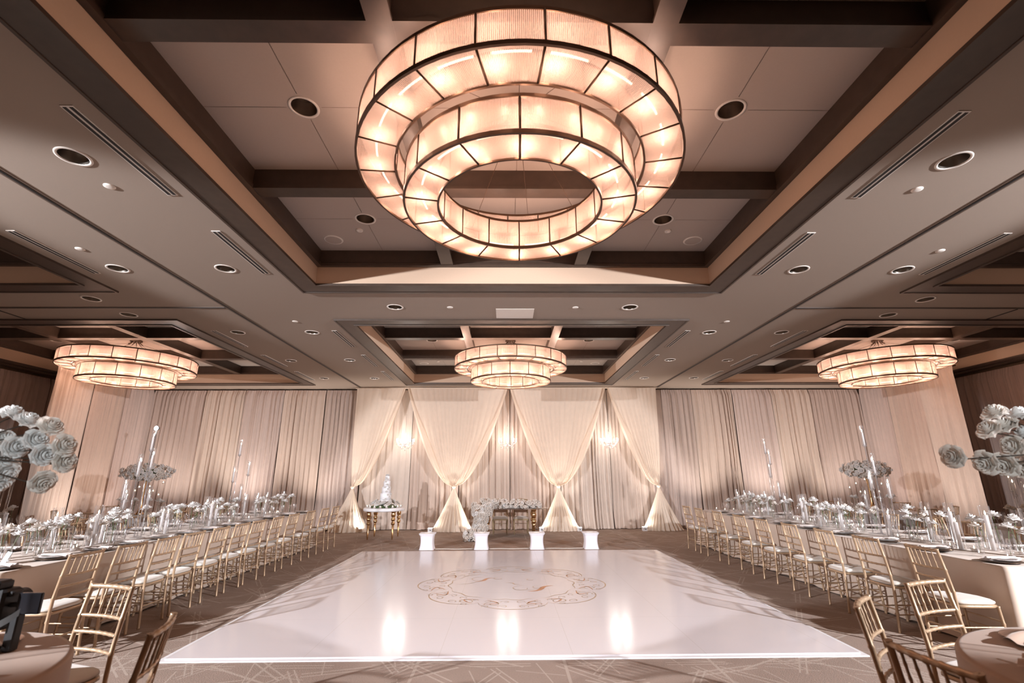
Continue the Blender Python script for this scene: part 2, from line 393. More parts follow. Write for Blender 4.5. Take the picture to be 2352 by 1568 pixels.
# linear diffusers
def make_diff():
    r = empty('linear_diffuser')
    MB().box(-.052, -.61, -.006, .052, .61, 0).obj('frame', M['ring'], r)
    for x in (-.026, .026): MB().box(x-.014, -.595, -.009, x+.014, .595, -.004).obj('air_slot', M['black'], r)
    return tag(r, cat='air vent')
K = Kind(make_diff())
for s in (-1, 1):
    for xx, nm in ((3.5, 'beside the central coffers'), (5.86, 'outside the partition track')):
        for i, yy in enumerate((3.67, 5.62, 9.58, 11.55, 13.4)):
            K.place((A+s*xx, yy, ZC), label='%s double-slot linear air vent on the %s, %s' % (ORD[i], side_w[s], nm), group='linear ceiling vents')
K = Kind(tag(MB().lathe([(0,-.012),(.03,-.012),(.05,-.006),(.052,.002)], 20).obj('sprinkler_cover', M['ring']), cat='sprinkler'))
for s in (-1, 1):
    for x, y, w in ((4.02, 4.13, 'beside the near air vent'), (4.02, 8.4, 'beside the cross track'), (5.46, 5.48, 'outside the partition track'), (1.07, 7.63, 'between the central coffers')):
        K.place((A+s*x, y, ZC), label='small white sprinkler disc on the %s, %s' % (side_w[s], w), group='small white ceiling discs')
tag(MB().box(-.17, 7.70, ZC-.007, .49, 8.2, ZC+.002).obj('access_panel', M['ring']), 'pale rectangular access panel set in the ceiling before the far coffer', 'ceiling panel')

# ------------------------------------------------------------------ drum chandeliers
def arc_panel(r0, z0, r1, z1, a0, a1, n=6):
    def f(u, v):
        a = a0+(a1-a0)*u; r = r0+(r1-r0)*v; return (r*math.cos(a), r*math.sin(a), z0+(z1-z0)*v)
    return MB().grid(f, n, 1)
def make_drum():
    r = empty('drum_chandelier')
    for (ro, ri, z0, z1, n, ph) in ((1.38, 1.07, -.25, .02, 20, .09), (.98, .70, -.56, -.265, 14, .20)):
        step = 2*PI/n; g = .006
        fr = MB()
        for rr, zz, t in ((ro, z0, .017), (ro, z1, .014), (ri, z0, .014), (ri, z1, .011)):
            fr.lathe([(rr-t*.55, zz-t), (rr+t*.55, zz-t), (rr+t*.55, zz+t), (rr-t*.55, zz+t), (rr-t*.55, zz-t)], 80, smooth=False)
        fr.obj('hoop_frame', M['bronze'], r)
        for i in range(n):
            a = ph+i*step
            c, s_ = math.cos(a), math.sin(a)
            bar = MB().tube([(ro*c, ro*s_, z0), (ro*c, ro*s_, z1)], .009, 4).tube([(ri*c, ri*s_, z0), (ri*c, ri*s_, z1)], .007, 4).tube([(ro*c, ro*s_, z0), (ri*c, ri*s_, z0)], .009, 4)
            bar.obj('divider_bar', M['bronze'], r)
            d = g/ro
            arc_panel(ro, z0+.01, ro, z1-.01, a+d, a+step-d).obj('side_panel', M['fluted'], r)
            arc_panel(ri, z0+.01, ri, z1-.01, a+d, a+step-d).obj('inner_panel', M['fluted'], r)
            arc_panel(ro-.012, z0, ri+.010, z0, a+d, a+step-d).obj('bottom_panel', M['fluted'], r)
            am = a+step/2; rm = (ro+ri)/2; zm = z0+.16
            MB().tube([(rm*math.cos(am+step*q), rm*math.sin(am+step*q), zm-.06) for q in (-.34,-.22,-.11,0,.11,.22,.34)], .008, 8).obj('lamp_tube', M['bulb'], r)
    can = MB().lathe([(0,.5),(.13,.5),(.13,.46),(.11,.455),(0,.455)], 24)
    can.obj('canopy', M['bronze'], r)
    for i in range(10):
        a = 2*PI*i/10+.2; c, s_ = math.cos(a), math.sin(a); R2 = .98 if i % 2 else 1.38; zt = -.265 if i % 2 else .02
        MB().tube([(.09*c, .09*s_, .46), (.10*c, .10*s_, .42), (.15*c, .15*s_, .39)], .009, 5).obj('cable_arm', M['bronze'], r)
        MB().tube([(.15*c, .15*s_, .39), ((R2-.02)*c, (R2-.02)*s_, zt)], .0025, 4).obj('suspension_cable', M['bronze'], r)
    return tag(r, cat='chandelier')
K = Kind(make_drum())
WARM = (1.0, .64, .49)
def point(loc, power, col, rad=.03):
    l = bpy.data.lights.new('lamp', 'POINT'); l.energy = power; l.color = col; l.shadow_soft_size = rad
    o = bpy.data.objects.new('lamp', l); C.objects.link(o); o.location = loc; return o
P_DRUM = 6.5
for (cx, cy), nm in (((A, 3.65), 'large two-tier drum chandelier of fluted glass hanging over the dance floor'), ((A, 11.52), 'two-tier drum chandelier before the cream swagged backdrop'),
                    ((A-9.35, 11.52), 'two-tier drum chandelier above the far left tables'), ((A+9.35, 11.52), 'two-tier drum chandelier above the far right tables')):
    K.place((cx, cy, 4.37), label=nm, group='drum chandeliers')
    for (rm, n, z) in ((1.225, 20, 4.22), (.84, 14, 3.91)):
        for i in range(n):
            a = 2*PI*(i+.5)/n
            point((cx+rm*math.cos(a), cy+rm*math.sin(a), z), P_DRUM, WARM, .04)
for cx, cy in ((A-9.35, 3.65), (A+9.35, 3.65), (A, -3.5)):      # the room's other chandeliers, out of the picture
    for i in range(4):
        a = 2*PI*(i+.5)/4; point((cx+1.1*math.cos(a), cy+1.1*math.sin(a), 3.95), 9, WARM, .25)

# ------------------------------------------------------------------ drapes
def vnoise(seed):
    R = random.Random(seed); t = [R.uniform(-1, 1) for _ in range(512)]
    def f(x):
        i = math.floor(x); u = x-i; u = u*u*(3-2*u); return t[i % 512]*(1-u)+t[(i+1) % 512]*u
    return f
def drape(name, x0, y0, x1, y1, zb, zt, seed, mat, amp=.055, pool=.12, label=None, group=None):
    """a hanging curtain panel between two floor points; folds bulge to the right of its direction of travel"""
    L = math.hypot(x1-x0, y1-y0); tx, ty = (x1-x0)/L, (y1-y0)/L; nx, ny = ty, -tx
    f1, f2, f3, f4 = vnoise(seed), vnoise(seed+1), vnoise(seed+2), vnoise(seed+3)
    nu = int(L/.014); nv = 14
    zs = [0, .02, .05, .09, .16, .3, .5, .7, .86, .95, .975, .985, .992, .997, 1]
    def fn(u, v):
        h = zs[min(14, int(round(v*nv)))]; s_ = u*L
        sw = s_+.05*f4(h*2.2+s_*.6)*(1-h)
        ph = sw*2*PI/.17+7.0*f1(sw*1.15)+2.0*f3(sw*3.1)
        fold = abs(math.sin(ph*.5))**.7
        fine = abs(math.sin(sw*PI/.075+2.5*f3(sw*4)))
        k = amp*(.45+1.0*abs(f2(sw*1.9)))*(fold*(.75+.25*(1-h))+.22*fine)
        if h > .95: k = k*(1-(h-.95)/.05*.75)+.012*fine
        bot = max(0, 1-h/.16)
        k += pool*bot**2*(.35+.65*abs(f3(sw*2.1)))
        z = zb+(zt-zb)*h+(bot > .95)*.012*abs(f1(sw*9))
        return (x0+tx*s_+nx*k, y0+ty*s_+ny*k, z)
    v = []; w = nu+1
    mb = MB().grid(fn, nu, nv)
    o = mb.obj(name, mat)
    if label: tag(o, label, 'curtain', group)
    return o
# back wall, panels either side of the swagged bay
segs = [(-4.72, -6.0, 1), (-6.02, -7.35, 0), (-7.37, -8.6, 3), (-8.62, -9.9, 4), (-9.92, -11.57, 1)]
for s in (-1, 1):
    for i, (a, b, m) in enumerate(segs):
        xa, xb = (A+a, A+b) if s < 0 else (A-a, A-b)
        if s < 0: xa, xb = xb, xa
        # travel -x gives bulge toward -y ; so travel with +x and normal (ty,-tx)=(0,-1)
        drape('curtain', min(xa, xb), 15.55, max(xa, xb), 15.55, .012, ZC-.05, 40+i*7+(s > 0)*100, DRAPE[m], .12, .16,
              'taupe floor-length drape panel on the back wall, %s one outward from the %s swag' % (('first','second','third','fourth','fifth')[i], side_w[s]), 'taupe back wall drapes')
# behind the sheers
for i, (a, b) in enumerate(((-4.7, -3.15), (-3.13, -1.6), (-1.58, .0), (.02, 1.6), (1.62, 3.2), (3.22, 4.7))):
    w = ('behind the wedding cake', 'between the cake and the left knotted swag', 'behind the left half of the sweetheart table', 'behind the right half of the sweetheart table', 'right of the sweetheart table', 'behind the right hand crystal chandelier')[i]
    drape('curtain', A+a, 15.62, A+b, 15.62, .012, ZC-.03, 300+i*11, DRAPE[(2, 0, 4, 0, 2, 4)[i]], .12, .2, 'warm taupe drape panel under the sheers, '+w, 'drapes under the sheer swags')
# angled drapes at the side of the room
def line_pts(p, q, n): return [(p[0]+(q[0]-p[0])*i/n, p[1]+(q[1]-p[1])*i/n) for i in range(n+1)]
for s, p, q in ((-1, (-11.50, 15.45), (-10.84, 11.3)), (1, (11.76, 15.45), (11.58, 11.85))):
    pts = line_pts(p, q, 3)
    for i in range(3):
        a, b = pts[i], pts[i+1]
        dx_, dy_ = (b[0]-a[0])*.012, (b[1]-a[1])*.012; a = (a[0]-dx_, a[1]-dy_); b = (b[0]+dx_, b[1]+dy_)
        if s < 0: a, b = b, a
        # left: travel +y with normal (ty,-tx)=(1,0) -> toward the room
        if s > 0: pass
        drape('curtain', a[0], a[1], b[0], b[1], .012, ZC-.03, 500+i*5+(s > 0)*50, DRAPE[(3, 0, 2)[i]], .12, .15,
              'pinkish taupe drape panel on the %s side screen, %s from the back corner' % (side_w[s], ('first','second','third')[i]), 'side screen drapes')
    tube = MB().tube([(p[0]-s*-.06, p[1], ZC-.06), (q[0]-s*-.06, q[1], ZC-.06)], .02, 8)
    tag(tube.obj('drape_rod', M['bronze']), 'rod at the top of the %s side screen drapes' % side_w[s], 'curtain rod')
for s in (-1, 1):
    for i in range(4):
        y0 = 6.6+i*2.2; y1 = y0+2.18; X = A+s*12.85
        a, b = ((X, y0), (X, y1)) if s < 0 else ((X, y1), (X, y0))
        drape('curtain', a[0], a[1], b[0], b[1], .012, ZC-.12, 700+i*5+(s > 0)*50, DRAPE[(1, 0, 3, 1)[i]], .12, .1,
              'taupe drape panel on the %s side wall, %s from the near end' % (side_w[s], ('first','second','third','fourth')[i]), 'side wall drapes')

# ------------------------------------------------------------------ cream sheer swags
YS = 15.22
def swag(xl, xr, xt, zt=4.30, ztie=1.26, label='', seed=0):
    """a sheer gathered from a wide heading to a knot, then spreading to the floor"""
    r = empty('sheer_swag', (xt, YS, 0))
    f1, f2 = vnoise(seed+900), vnoise(seed+950)
    L = xr-xl; nu = int(L/.016); nv = 34
    def body(layer):
        def fn(u, v):
            t = v; h = 1-t; x_top = xl+L*u
            if layer: x_top = (xl+L*u)
            w = max(0.0, 1-t)**.56; wg = .035
            dx = (x_top-xt)*w
            # edges hang fuller than the middle
            side = (x_top-xt)/(max(xr-xt, xt-xl)+1e-6)
            dx *= 1+.0*side
            dx += wg*(u-.5)*2*(1-w)
            ph = u*L*2*PI/.16+6*f1(u*L*1.3)
            dens = abs(math.sin(ph*.5))**.8
            amp = .016+.022*t*(1-.7*t)
            y = -.05-(.20*math.sin(PI*min(1, t*1.02))*.9*(.35+.65*abs(side)))*t-amp*dens-.02*f2(u*L*3+t*2)-(layer*.04)
            z = zt-(zt-ztie)*t
            # the outer edge sags a little lower than straight
            z -= .0
            return (dx, y, z)
        return fn
    MB().grid(body(0), nu, nv).obj('sheer_layer', M['sheer'], r)
    # heavier hem band along the open edges
    def hem(sgn, X0):
        def fn(u, v):
            t = v; w = max(0.0, 1-t)**.56
            xe = (X0-xt)*w+.035*sgn*(1-w); wid = .04+.20*math.sin(PI*min(1, t*1.05))**1.0*t*1.5
            wid = min(wid, abs(xe)*.8+.01)
            x = xe-sgn*wid*u; y = -.12-.20*math.sin(PI*min(1, t*1.02))*t-.02*math.sin(u*9+t*4)-.03
            return (x, y, zt-(zt-ztie)*t)
        return fn
    if xr-xt > .35: MB().grid(hem(1, xr), 8, nv).obj('folded_edge', M['sheer'], r)
    if xt-xl > .35: MB().grid(hem(-1, xl), 8, nv).obj('folded_edge', M['sheer'], r)
    # knot
    MB().lathe([(.02,-.05),(.052,-.035),(.062,0),(.052,.035),(.02,.05)], 18, (0,-.10,ztie)).obj('tie_knot', M['tulle'], r)
    # skirt below the knot
    nf = 26
    def sk(u, v):
        a = 2*PI*u; t = v; R = .035+.50*t**1.05
        rip = 1+(.05+.10*t)*math.sin(nf*a+2*f1(u*7))*min(1, t*3)
        x = R*rip*math.cos(a)*1.0; y = R*rip*math.sin(a)*.55
        z = ztie-.04-(ztie-.05)*t
        if t > .93: k_ = (t-.93)/.07; x *= 1+.06*k_*math.sin(a*9); z = max(.012, z)
        return (x, -.10+y*(.9)-.12*t, max(z, .012))
    MB().grid(sk, 160, 22, closeu=True).obj('gathered_skirt', M['tulle'], r)
    return tag(r, label, 'curtain', 'cream sheer swags')
SW = [(-4.78, -3.22, -4.66, 'cream sheer tied back at the left end, beside the wedding cake'), (-3.14, .06, -1.58, 'cream sheer swag knotted left of the sweetheart table'),
      (.13, 3.20, 1.61, 'cream sheer swag knotted just right of the sweetheart table'), (3.27, 4.86, 4.68, 'cream sheer tied back at the right end of the backdrop')]
for i, (a, b, c, l) in enumerate(SW): swag(a, b, c, label=l, seed=i*31)
tag(MB().tube([(-4.85, YS+.02, 4.315), (4.92, YS+.02, 4.315)], .022, 8).obj('drape_rod', M['tulle']), 'long rod carrying the cream sheer swags', 'curtain rod')

# uplights at the foot of the swags
def make_up():
    r = empty('floor_uplight')
    MB().box(-.065, -.065, 0, .065, .065, .105).obj('housing', M['white'], r)
    MB().box(-.056, -.056, .105, .056, .056, .110).obj('lens', M['led'], r)
    for x, z, q in ((-.018, .045, .009), (-.018, .07, .008), (.016, .052, .015)):
        MB().lathe([(0,-.004),(q,-.004),(q,.001)], 10).obj('control_knob', M['gear'], r).matrix_local = Matrix.Translation((x, -.067, z)) @ Matrix.Rotation(-PI/2, 4, 'X')
    return tag(r, cat='uplight')
K = Kind(make_up())
ups = [(-4.28, 'at the right foot of the left tied-back sheer'), (-2.22, 'at the left foot of the left knotted swag'), (-1.10, 'at the right foot of the left knotted swag'),
       (1.05, 'at the left foot of the right knotted swag'), (2.17, 'at the right foot of the right knotted swag'), (4.10, 'at the left foot of the right tied-back sheer')]
def spot(loc, target, power, col, size, blend=.5, rad=.05):
    l = bpy.data.lights.new('lamp', 'SPOT'); l.energy = power; l.color = col; l.spot_size = size; l.spot_blend = blend; l.shadow_soft_size = rad
    o = bpy.data.objects.new('lamp', l); C.objects.link(o); o.location = loc
    o.rotation_euler = (Vector(target)-Vector(loc)).to_track_quat('-Z', 'Y').to_euler(); return o
for x, w in ups:
    K.place((x, 14.93, 0), label='small white battery uplight on the carpet, '+w, group='floor uplights')
    tx_ = min([q[2] for q in SW], key=lambda q: abs(q-x))
    spot((x, 14.78, .16), (tx_, 15.18, 2.9), 130, (1, .92, .84), math.radians(76), 1.0, .04)
    spot((x, 14.74, .18), (tx_, 15.1, .75), 9, (1, .92, .84), math.radians(120), .8, .05)

# small crystal chandeliers between the swags
def make_crystal():
    r = empty('crystal_chandelier')
    MB().tube([(0,0,0),(0,0,.9)], .004, 5).obj('suspension_chain', M['mirror'], r)
    MB().lathe([(0,-.16),(.012,-.15),(.02,-.11),(.01,-.07),(.045,-.03),(.02,.02),(.012,.08),(.035,.12),(.012,.18),(.006,.3)], 14).obj('centre_column', M['crystal'], r)
    R = random.Random(3)
    for i in range(8):
        a = 2*PI*i/8; c, s_ = math.cos(a), math.sin(a); arm = []
        for t in [j/8 for j in range(9)]:
            rr = .02+.25*t; zz = -.03-.075*math.sin(PI*t*1.15)+.03*t; arm.append((rr*c, rr*s_, zz))
        MB().tube(arm, .008, 6).obj('arm', M['crystal'], r)
        MB().lathe([(0,0),(.03,.004),(.034,.014),(.012,.018)], 12, (.27*c, .27*s_, arm[-1][2])).obj('drip_cup', M['crystal'], r)
        MB().lathe([(0,.018),(.008,.018),(.008,.055),(.012,.075),(.006,.10),(0,.11)], 10, (.27*c, .27*s_, arm[-1][2])).obj('candle_bulb', M['crystalbulb'], r)
        for d in range(3):
            rr, zz = (.27, arm[-1][2]-.03) if d < 1 else ((.2, -.10) if d == 1 else (.11, -.13))
            zz -= .02*R.random(); q = .011
            x, y = rr*math.cos(a+.2*d), rr*math.sin(a+.2*d)
            MB().lathe([(0,-.045),(q,-.02),(q*.8,0),(0,.014)], 6, (x, y, zz), smooth=False).obj('crystal_drop', M['crystal'], r)
    MB().lathe([(0,-.035),(.018,-.02),(.02,0),(0,.02)], 8, (0,0,-.20), smooth=False).obj('crystal_drop', M['crystal'], r)
    return tag(r, cat='chandelier')
K = Kind(make_crystal())
for x, w in ((-3.13, 'in the opening above the wedding cake'), (.05, 'in the opening above the sweetheart table'), (3.24, 'in the right hand opening of the swags')):
    K.place((x, 15.1, 2.56), label='small lit crystal chandelier '+w, group='small crystal chandeliers')
    for dx in (-.16, .16): point((x+dx, 14.98, 2.70), 10, (1, .90, .80), .09)

# ------------------------------------------------------------------ dance floor
DX0, DX1, DY0, DY1 = A-3.19, A+3.13, 4.92, 11.13
df = empty('dance_floor', (0,0,0))
fl = MB().box(DX0, DY0, .001, DX1, DY1, .022).obj('floor_surface', M['dance'], df)
rim = MB(); e = .05
for x0, y0, x1, y1 in ((DX0-e, DY0-e, DX1+e, DY0), (DX0-e, DY1, DX1+e, DY1+e), (DX0-e, DY0, DX0, DY1), (DX1, DY0, DX1+e, DY1)): rim.box(x0, y0, .001, x1, y1, .012)
rim.obj('edge_ramp', M['white'], df)
tag(df, 'glossy white dance floor laid over the carpet with a gold scroll medallion', 'dance floor')
def ribbon(pts, wid, mb, z=.0232):
    n = len(pts); L_ = []; 
    for i, (x, y) in enumerate(pts):
        x0, y0 = pts[max(0, i-1)]; x1, y1 = pts[min(n-1, i+1)]; dx, dy = x1-x0, y1-y0; l = math.hypot(dx, dy) or 1
        w = (wid(i/(n-1)) if callable(wid) else wid)/2
        L_.append((x-dy/l*w, y+dx/l*w, z)); L_.append((x+dy/l*w, y-dx/l*w, z))
    mb.add(L_, [(2*i, 2*i+1, 2*i+3, 2*i+2) for i in range(n-1)])
def medallion():
    cx, cy = A-.03, 7.85; g = MB(); c2 = MB(); taper = lambda w: (lambda t: w*(.15+math.sin(PI*min(.999, max(.001, t)))))
    def pol(r, a, k=1.0): return (cx+r*math.cos(a), cy+r*k*math.sin(a)*1.0)
    # inner ring and lobed outer outline
    for i in range(8):
        a0 = 2*PI*i/8+PI/8
        ribbon([pol(.93+.02*math.sin(4*PI*t), a0+(PI/4)*t*.97) for t in [j/24 for j in range(25)]], taper(.013), g)
        ribbon([pol(1.16+.24*math.sin(PI*t)**.6, a0+(PI/4)*t) for t in [j/24 for j in range(25)]], taper(.016), g)
        for sg in (-1, 1):
            for (rc, off, r0, turns, w) in ((1.17, .22, .12, 1.4, .018), (1.27, .10, .075, 1.3, .014), (1.05, .09, .07, 1.2, .012), (1.30, .27, .055, 1.2, .012), (1.06, .30, .05, 1.2, .010)):
                ac = a0+PI/8+sg*off; px, py = pol(rc, ac)
                ribbon([(px+r0*(1-t*.86)*math.cos(ac+sg*(turns*2*PI*t+.6)), py+r0*(1-t*.86)*math.sin(ac+sg*(turns*2*PI*t+.6))) for t in [j/30 for j in range(31)]], taper(w*.65), g)
            a1 = a0+PI/8+sg*.34
            ribbon([pol(1.0+.22*t, a1-sg*.16*math.sin(PI*t)) for t in [j/16 for j in range(17)]], taper(.020), c2)
    # monogram strokes at the centre
    def S(x, y, w, h, wd, mb, fl_=1): ribbon([(cx+x+w*fl_*(t-.5)+.04*math.sin(6*t), cy+y+h*math.sin(PI*(t-.5))) for t in [j/20 for j in range(21)]], taper(wd), mb)
    S(.42, -.30, .40, .17, .06, c2); S(-.42, .32, .30, .12, .045, c2)
    S(.02, .03, .25, -.07, .018, g); S(-.6, .1, .5, .1, .01, g); S(.30, -.36, .55, .05, .01, g)
    for x, y, r0 in ((-.5,.36,.16),(-.2,.40,.10),(.15,-.28,.18),(.38,-.22,.10),(.3,.30,.08)):
        ribbon([(cx+x+r0*(1-t*.7)*math.cos(6*t+1), cy+y+r0*(1-t*.7)*math.sin(6*t+1)) for t in [j/30 for j in range(31)]], taper(.01), g)
    g.obj('scroll_medallion', M['floorgold'], df)['label'] = 'faint gold scrollwork medallion'
    c2.obj('medallion_accent', M['floorcopper'], df)['label'] = 'copper coloured medallion strokes'
medallion()

# white covered machines along the far edge of the dance floor
def make_box():
    r = empty('covered_spark_machine')
    def fn(u, v):
        a = 2*PI*u; c, s_ = math.cos(a), math.sin(a); q = 1/max(abs(c), abs(s_)); q = min(q, 1.30)
        hw = .165-.028*math.sin(PI*v)**.8+(.014 if v > .9 else 0)
        return (hw*q*c, hw*q*s_, .34*v+.001)
    MB().grid(fn, 48, 14, closeu=True).obj('stretch_cover', M['whitecloth'], r)
    def top(u, v):
        a = 2*PI*u; c, s_ = math.cos(a), math.sin(a); q = min(1/max(abs(c), abs(s_)), 1.30)*(1-v)+v
        hw = .179*(1-v)+.10*v; return (hw*q*c, hw*q*s_, .341+.004*v)
    MB().grid(top, 48, 3, closeu=True).obj('cover_top', M['whitecloth'], r)
    MB().lathe([(.10,.345),(.098,.325),(0,.32)], 24).obj('nozzle_opening', M['ring'], r)
    return tag(r, cat='stage machine')
K = Kind(make_box())
bx = ((-1.77, 'in front of the left swag'), (-.55, 'in front of the trailing flowers of the sweetheart table'), (.70, 'in front of the sweetheart table leg'), (1.92, 'farthest right along the dance floor edge'))
for x, w in bx: K.place((x, 11.55, 0), label='white fabric-covered square stage machine '+w, group='white covered machines')
for i in range(3):
    x0, x1 = bx[i][0]+.17, bx[i+1][0]-.17
    tag(MB().tube([(x0+(x1-x0)*t/8, 11.50, .010+.003*math.sin(t)) for t in range(9)], .008, 6).obj('power_cable', M['ivory']), 'pale cable on the carpet from the %s to the %s white machine' % (('first','second','third')[i], ('second','third','fourth')[i]), 'cable', 'cables between the white machines')

# ------------------------------------------------------------------ gold chiavari chair
def bamboo(pts, r, n=8, node_every=.11):
    P = [Vector(p) for p in pts]; out = []; rad = []
    tot = sum((P[i+1]-P[i]).length for i in range(len(P)-1)); m = max(2, int(tot/node_every)); seq = []
    for j in range(m+1):
        for d, q in ((-.012, 1.0), (0, 1.28), (.012, 1.0)):
            s_ = tot*j/m+d
            if 0 <= s_ <= tot: seq.append((s_, q))
    if seq[0][0] > 0: seq.insert(0, (0, 1))
    if seq[-1][0] < tot: seq.append((tot, 1))
    for s_, q in seq:
        d = s_
        for i in range(len(P)-1):
            l = (P[i+1]-P[i]).length
            if d <= l+1e-6 or i == len(P)-2: out.append(P[i].lerp(P[i+1], min(1, d/l))); rad.append(r*q); break
            d -= l
    return MB().tube(out, rad, n)
def make_chair():
    r = empty('chiavari_chair'); G = M['gold']
    for s in (-1, 1):
        bamboo([(s*.185,-.215,0),(s*.19,-.19,.43),(s*.188,-.205,.62),(s*.182,-.262,.915)], .0135, 8, .16).obj('back_post', G, r)
        bamboo([(s*.195,.205,0),(s*.185,.18,.43)], .0135, 8, .14).obj('front_leg', G, r)
        for z in (.17, .26): bamboo([(s*.188,-.20,z),(s*.19,.19,z)], .007, 6, .12).obj('side_stretcher', G, r)
    for y, z in ((.195, .22), (.195, .30), (-.203, .22)): bamboo([(-.187,y,z),(.187,y,z)], .007, 6, .12).obj('cross_stretcher', G, r)
    def yb(z): return -.205-(z-.62)*.057/.295 if z > .62 else -.19-(z-.43)*.015/.19
    for z, nm, rr in ((.90, 'top_rail', .0135), (.735, 'back_rail', .010), (.645, 'back_rail', .010), (.55, 'back_rail', .010)):
        bow = .022
        bamboo([(-.183+.366*t/6, yb(z)-bow*math.sin(PI*t/6), z) for t in range(7)], rr, 8, .06).obj(nm, G, r)
    for i in range(5):
        x = -.122+.061*i; b = .022*math.sin(PI*(x+.183)/.366)
        bamboo([(x, yb(.735)-b, .735), (x, yb(.90)-b, .90)], .0062, 6, .055).obj('spindle', G, r)
    def ro(hw, hd, z0, z1, rr, n=32):
        def shape(f, z):
            v = []
            for k_ in range(n):
                a = 2*PI*k_/n; c, s_ = math.cos(a), math.sin(a); e_ = 5.0
                q = (abs(c)**e_+abs(s_)**e_)**(-1/e_); x = hw*q*c*f; y = hd*q*s_*f
                v.append((x*(1+.05*(y/hd)), y, z))
            return v
        m = MB(); st = [(1-rr/hw, z0), (1, z0+rr*.7), (1, z1-rr*.7), (1-rr/hw, z1), (.6, z1+(.006 if rr > .01 else 0)), (.02, z1+(.009 if rr > .01 else 0))]
        vs = []
        for f, z in st: vs += shape(f, z)
        m.add(vs, [(j*n+k_, j*n+(k_+1) % n, (j+1)*n+(k_+1) % n, (j+1)*n+k_) for j in range(len(st)-1) for k_ in range(n)], True)
        m.f.append(tuple(reversed(range(n)))); m.sm.append(False); return m
    ro(.205, .20, .418, .442, .006).obj('seat_frame', G, r)
    ro(.200, .195, .443, .478, .014).obj('seat_cushion', M['ivory'], r)
    return tag(r, cat='chair')
CHK = Kind(make_chair())
LY = [4.92, 5.50, 6.05, 6.55, 7.13, 7.68, 8.2, 8.85, 9.5, 10.3, 11.1, 11.78]
RY = [4.95, 5.71, 6.43, 7.2, 8.0, 8.74, 9.62, 10.54, 11.23]
for i, y in enumerate(LY):
    CHK.place((-4.22, y, 0), PI/2+rnd.uniform(-.05, .05), label='gold chiavari chair, %s along the aisle side of the left long table' % (ORD[i]), group='chairs on the aisle side of the left long table')
for i, y in enumerate(RY):
    CHK.place((4.31, y, 0), -PI/2+rnd.uniform(-.05, .05), label='gold chiavari chair, %s along the aisle side of the right long table' % (ORD[i]), group='chairs on the aisle side of the right long table')
for i, y in enumerate(LY):
    CHK.place((-6.38, y+.12, 0), -PI/2+rnd.uniform(-.08, .08), label='gold chair behind the left long table, %s from its near end' % (ORD[i]), group='chairs on the far side of the left long table')
for i, y in enumerate(RY):
    CHK.place((6.55, y+.1, 0), PI/2+rnd.uniform(-.08, .08), label='gold chair behind the right long table, %s from its near end' % (ORD[i]), group='chairs on the far side of the right long table')
def face(cx, cy, dx, dy): return math.atan2(dy, dx)-PI/2
def chair_by_back(bx_, by_, dx, dy, label, group):
    l = math.hypot(dx, dy); dx /= l; dy /= l
    CHK.place((bx_+dx*.26, by_+dy*.26, 0), math.atan2(dy, dx)-PI/2, label=label, group=group)
chair_by_back(-2.585, 3.47, -.31, -.95, 'large gold chiavari chair seen back-on at the near left round table, left of two', 'chairs at the near round tables')
chair_by_back(-1.67, 2.615, -.94, -.34, 'gold chiavari chair seen edge-on at the near left round table, nearest the dance floor', 'chairs at the near round tables')
chair_by_back(2.0, 2.93, .72, -.69, 'gold chiavari chair seen edge-on at the near right round table, nearest the dance floor', 'chairs at the near round tables')
chair_by_back(2.775, 3.42, .32, -.95, 'gold chiavari chair seen back-on at the near right round table, facing the camera side', 'chairs at the near round tables')
chair_by_back(1.66, 2.10, 1, .12, 'gold chiavari chair cut by the bottom edge at the near right round table', 'chairs at the near round tables')

# ------------------------------------------------------------------ tables and cloths
def cloth_rect(x0, y0, x1, y1, h, seed, mat, name='tablecloth', puddle=.03):
    r_ = .05; pts = []; nrm = []
    def corner(cx, cy, a0):
        for j in range(7):
            a = a0+PI/2*j/6; pts.append((cx+r_*math.cos(a), cy+r_*math.sin(a))); nrm.append((math.cos(a), math.sin(a)))
    def edge(ax, ay, bx_, by_, nx, ny):
        L = math.hypot(bx_-ax, by_-ay); n = int(L/.045)
        for j in range(1, n): pts.append((ax+(bx_-ax)*j/n, ay+(by_-ay)*j/n)); nrm.append((nx, ny))
    corner(x1-r_, y1-r_, 0); edge(x1-r_, y1, x0+r_, y1, 0, 1); corner(x0+r_, y1-r_, PI/2); edge(x0, y1-r_, x0, y0+r_, -1, 0)
    corner(x0+r_, y0+r_, PI); edge(x0+r_, y0, x1-r_, y0, 0, -1); corner(x1-r_, y0+r_, -PI/2); edge(x1, y0+r_, x1, y1-r_, 1, 0)
    f, g_ = vnoise(seed), vnoise(seed+1); n = len(pts)
    st = [(-.02, h), (-.004, h-.002), (.002, h-.012), (.004, h-.05), (.006, .5), (.012, .3), (.022, .16), (.035, .08), (.05, .03), (.075, .012)]
    mb = MB(); vs = []
    for j, (o, z) in enumerate(st):
        dn = max(0, (h-z)/h); s_ = 0
        for i in range(n):
            if i: s_ += math.hypot(pts[i][0]-pts[i-1][0], pts[i][1]-pts[i-1][1])
            w = (.006*math.sin(s_*2*PI/.42+2*f(s_*1.3))+.004*g_(s_*3))*dn*2+o
            if z < .12: w += puddle*abs(g_(s_*5+j*.25))*(1-z/.12)
            zz = z+(.018*abs(f(s_*6+j)) if z < .1 else 0)
            vs.append((pts[i][0]+nrm[i][0]*w, pts[i][1]+nrm[i][1]*w, max(zz, .004)))
    mb.add(vs, [(j*n+i, (j+1)*n+i, (j+1)*n+(i+1) % n, j*n+(i+1) % n) for j in range(len(st)-1) for i in range(n)], True)
    mb.f.append(tuple(range(n))); mb.sm.append(False)
    return mb.obj(name, mat)
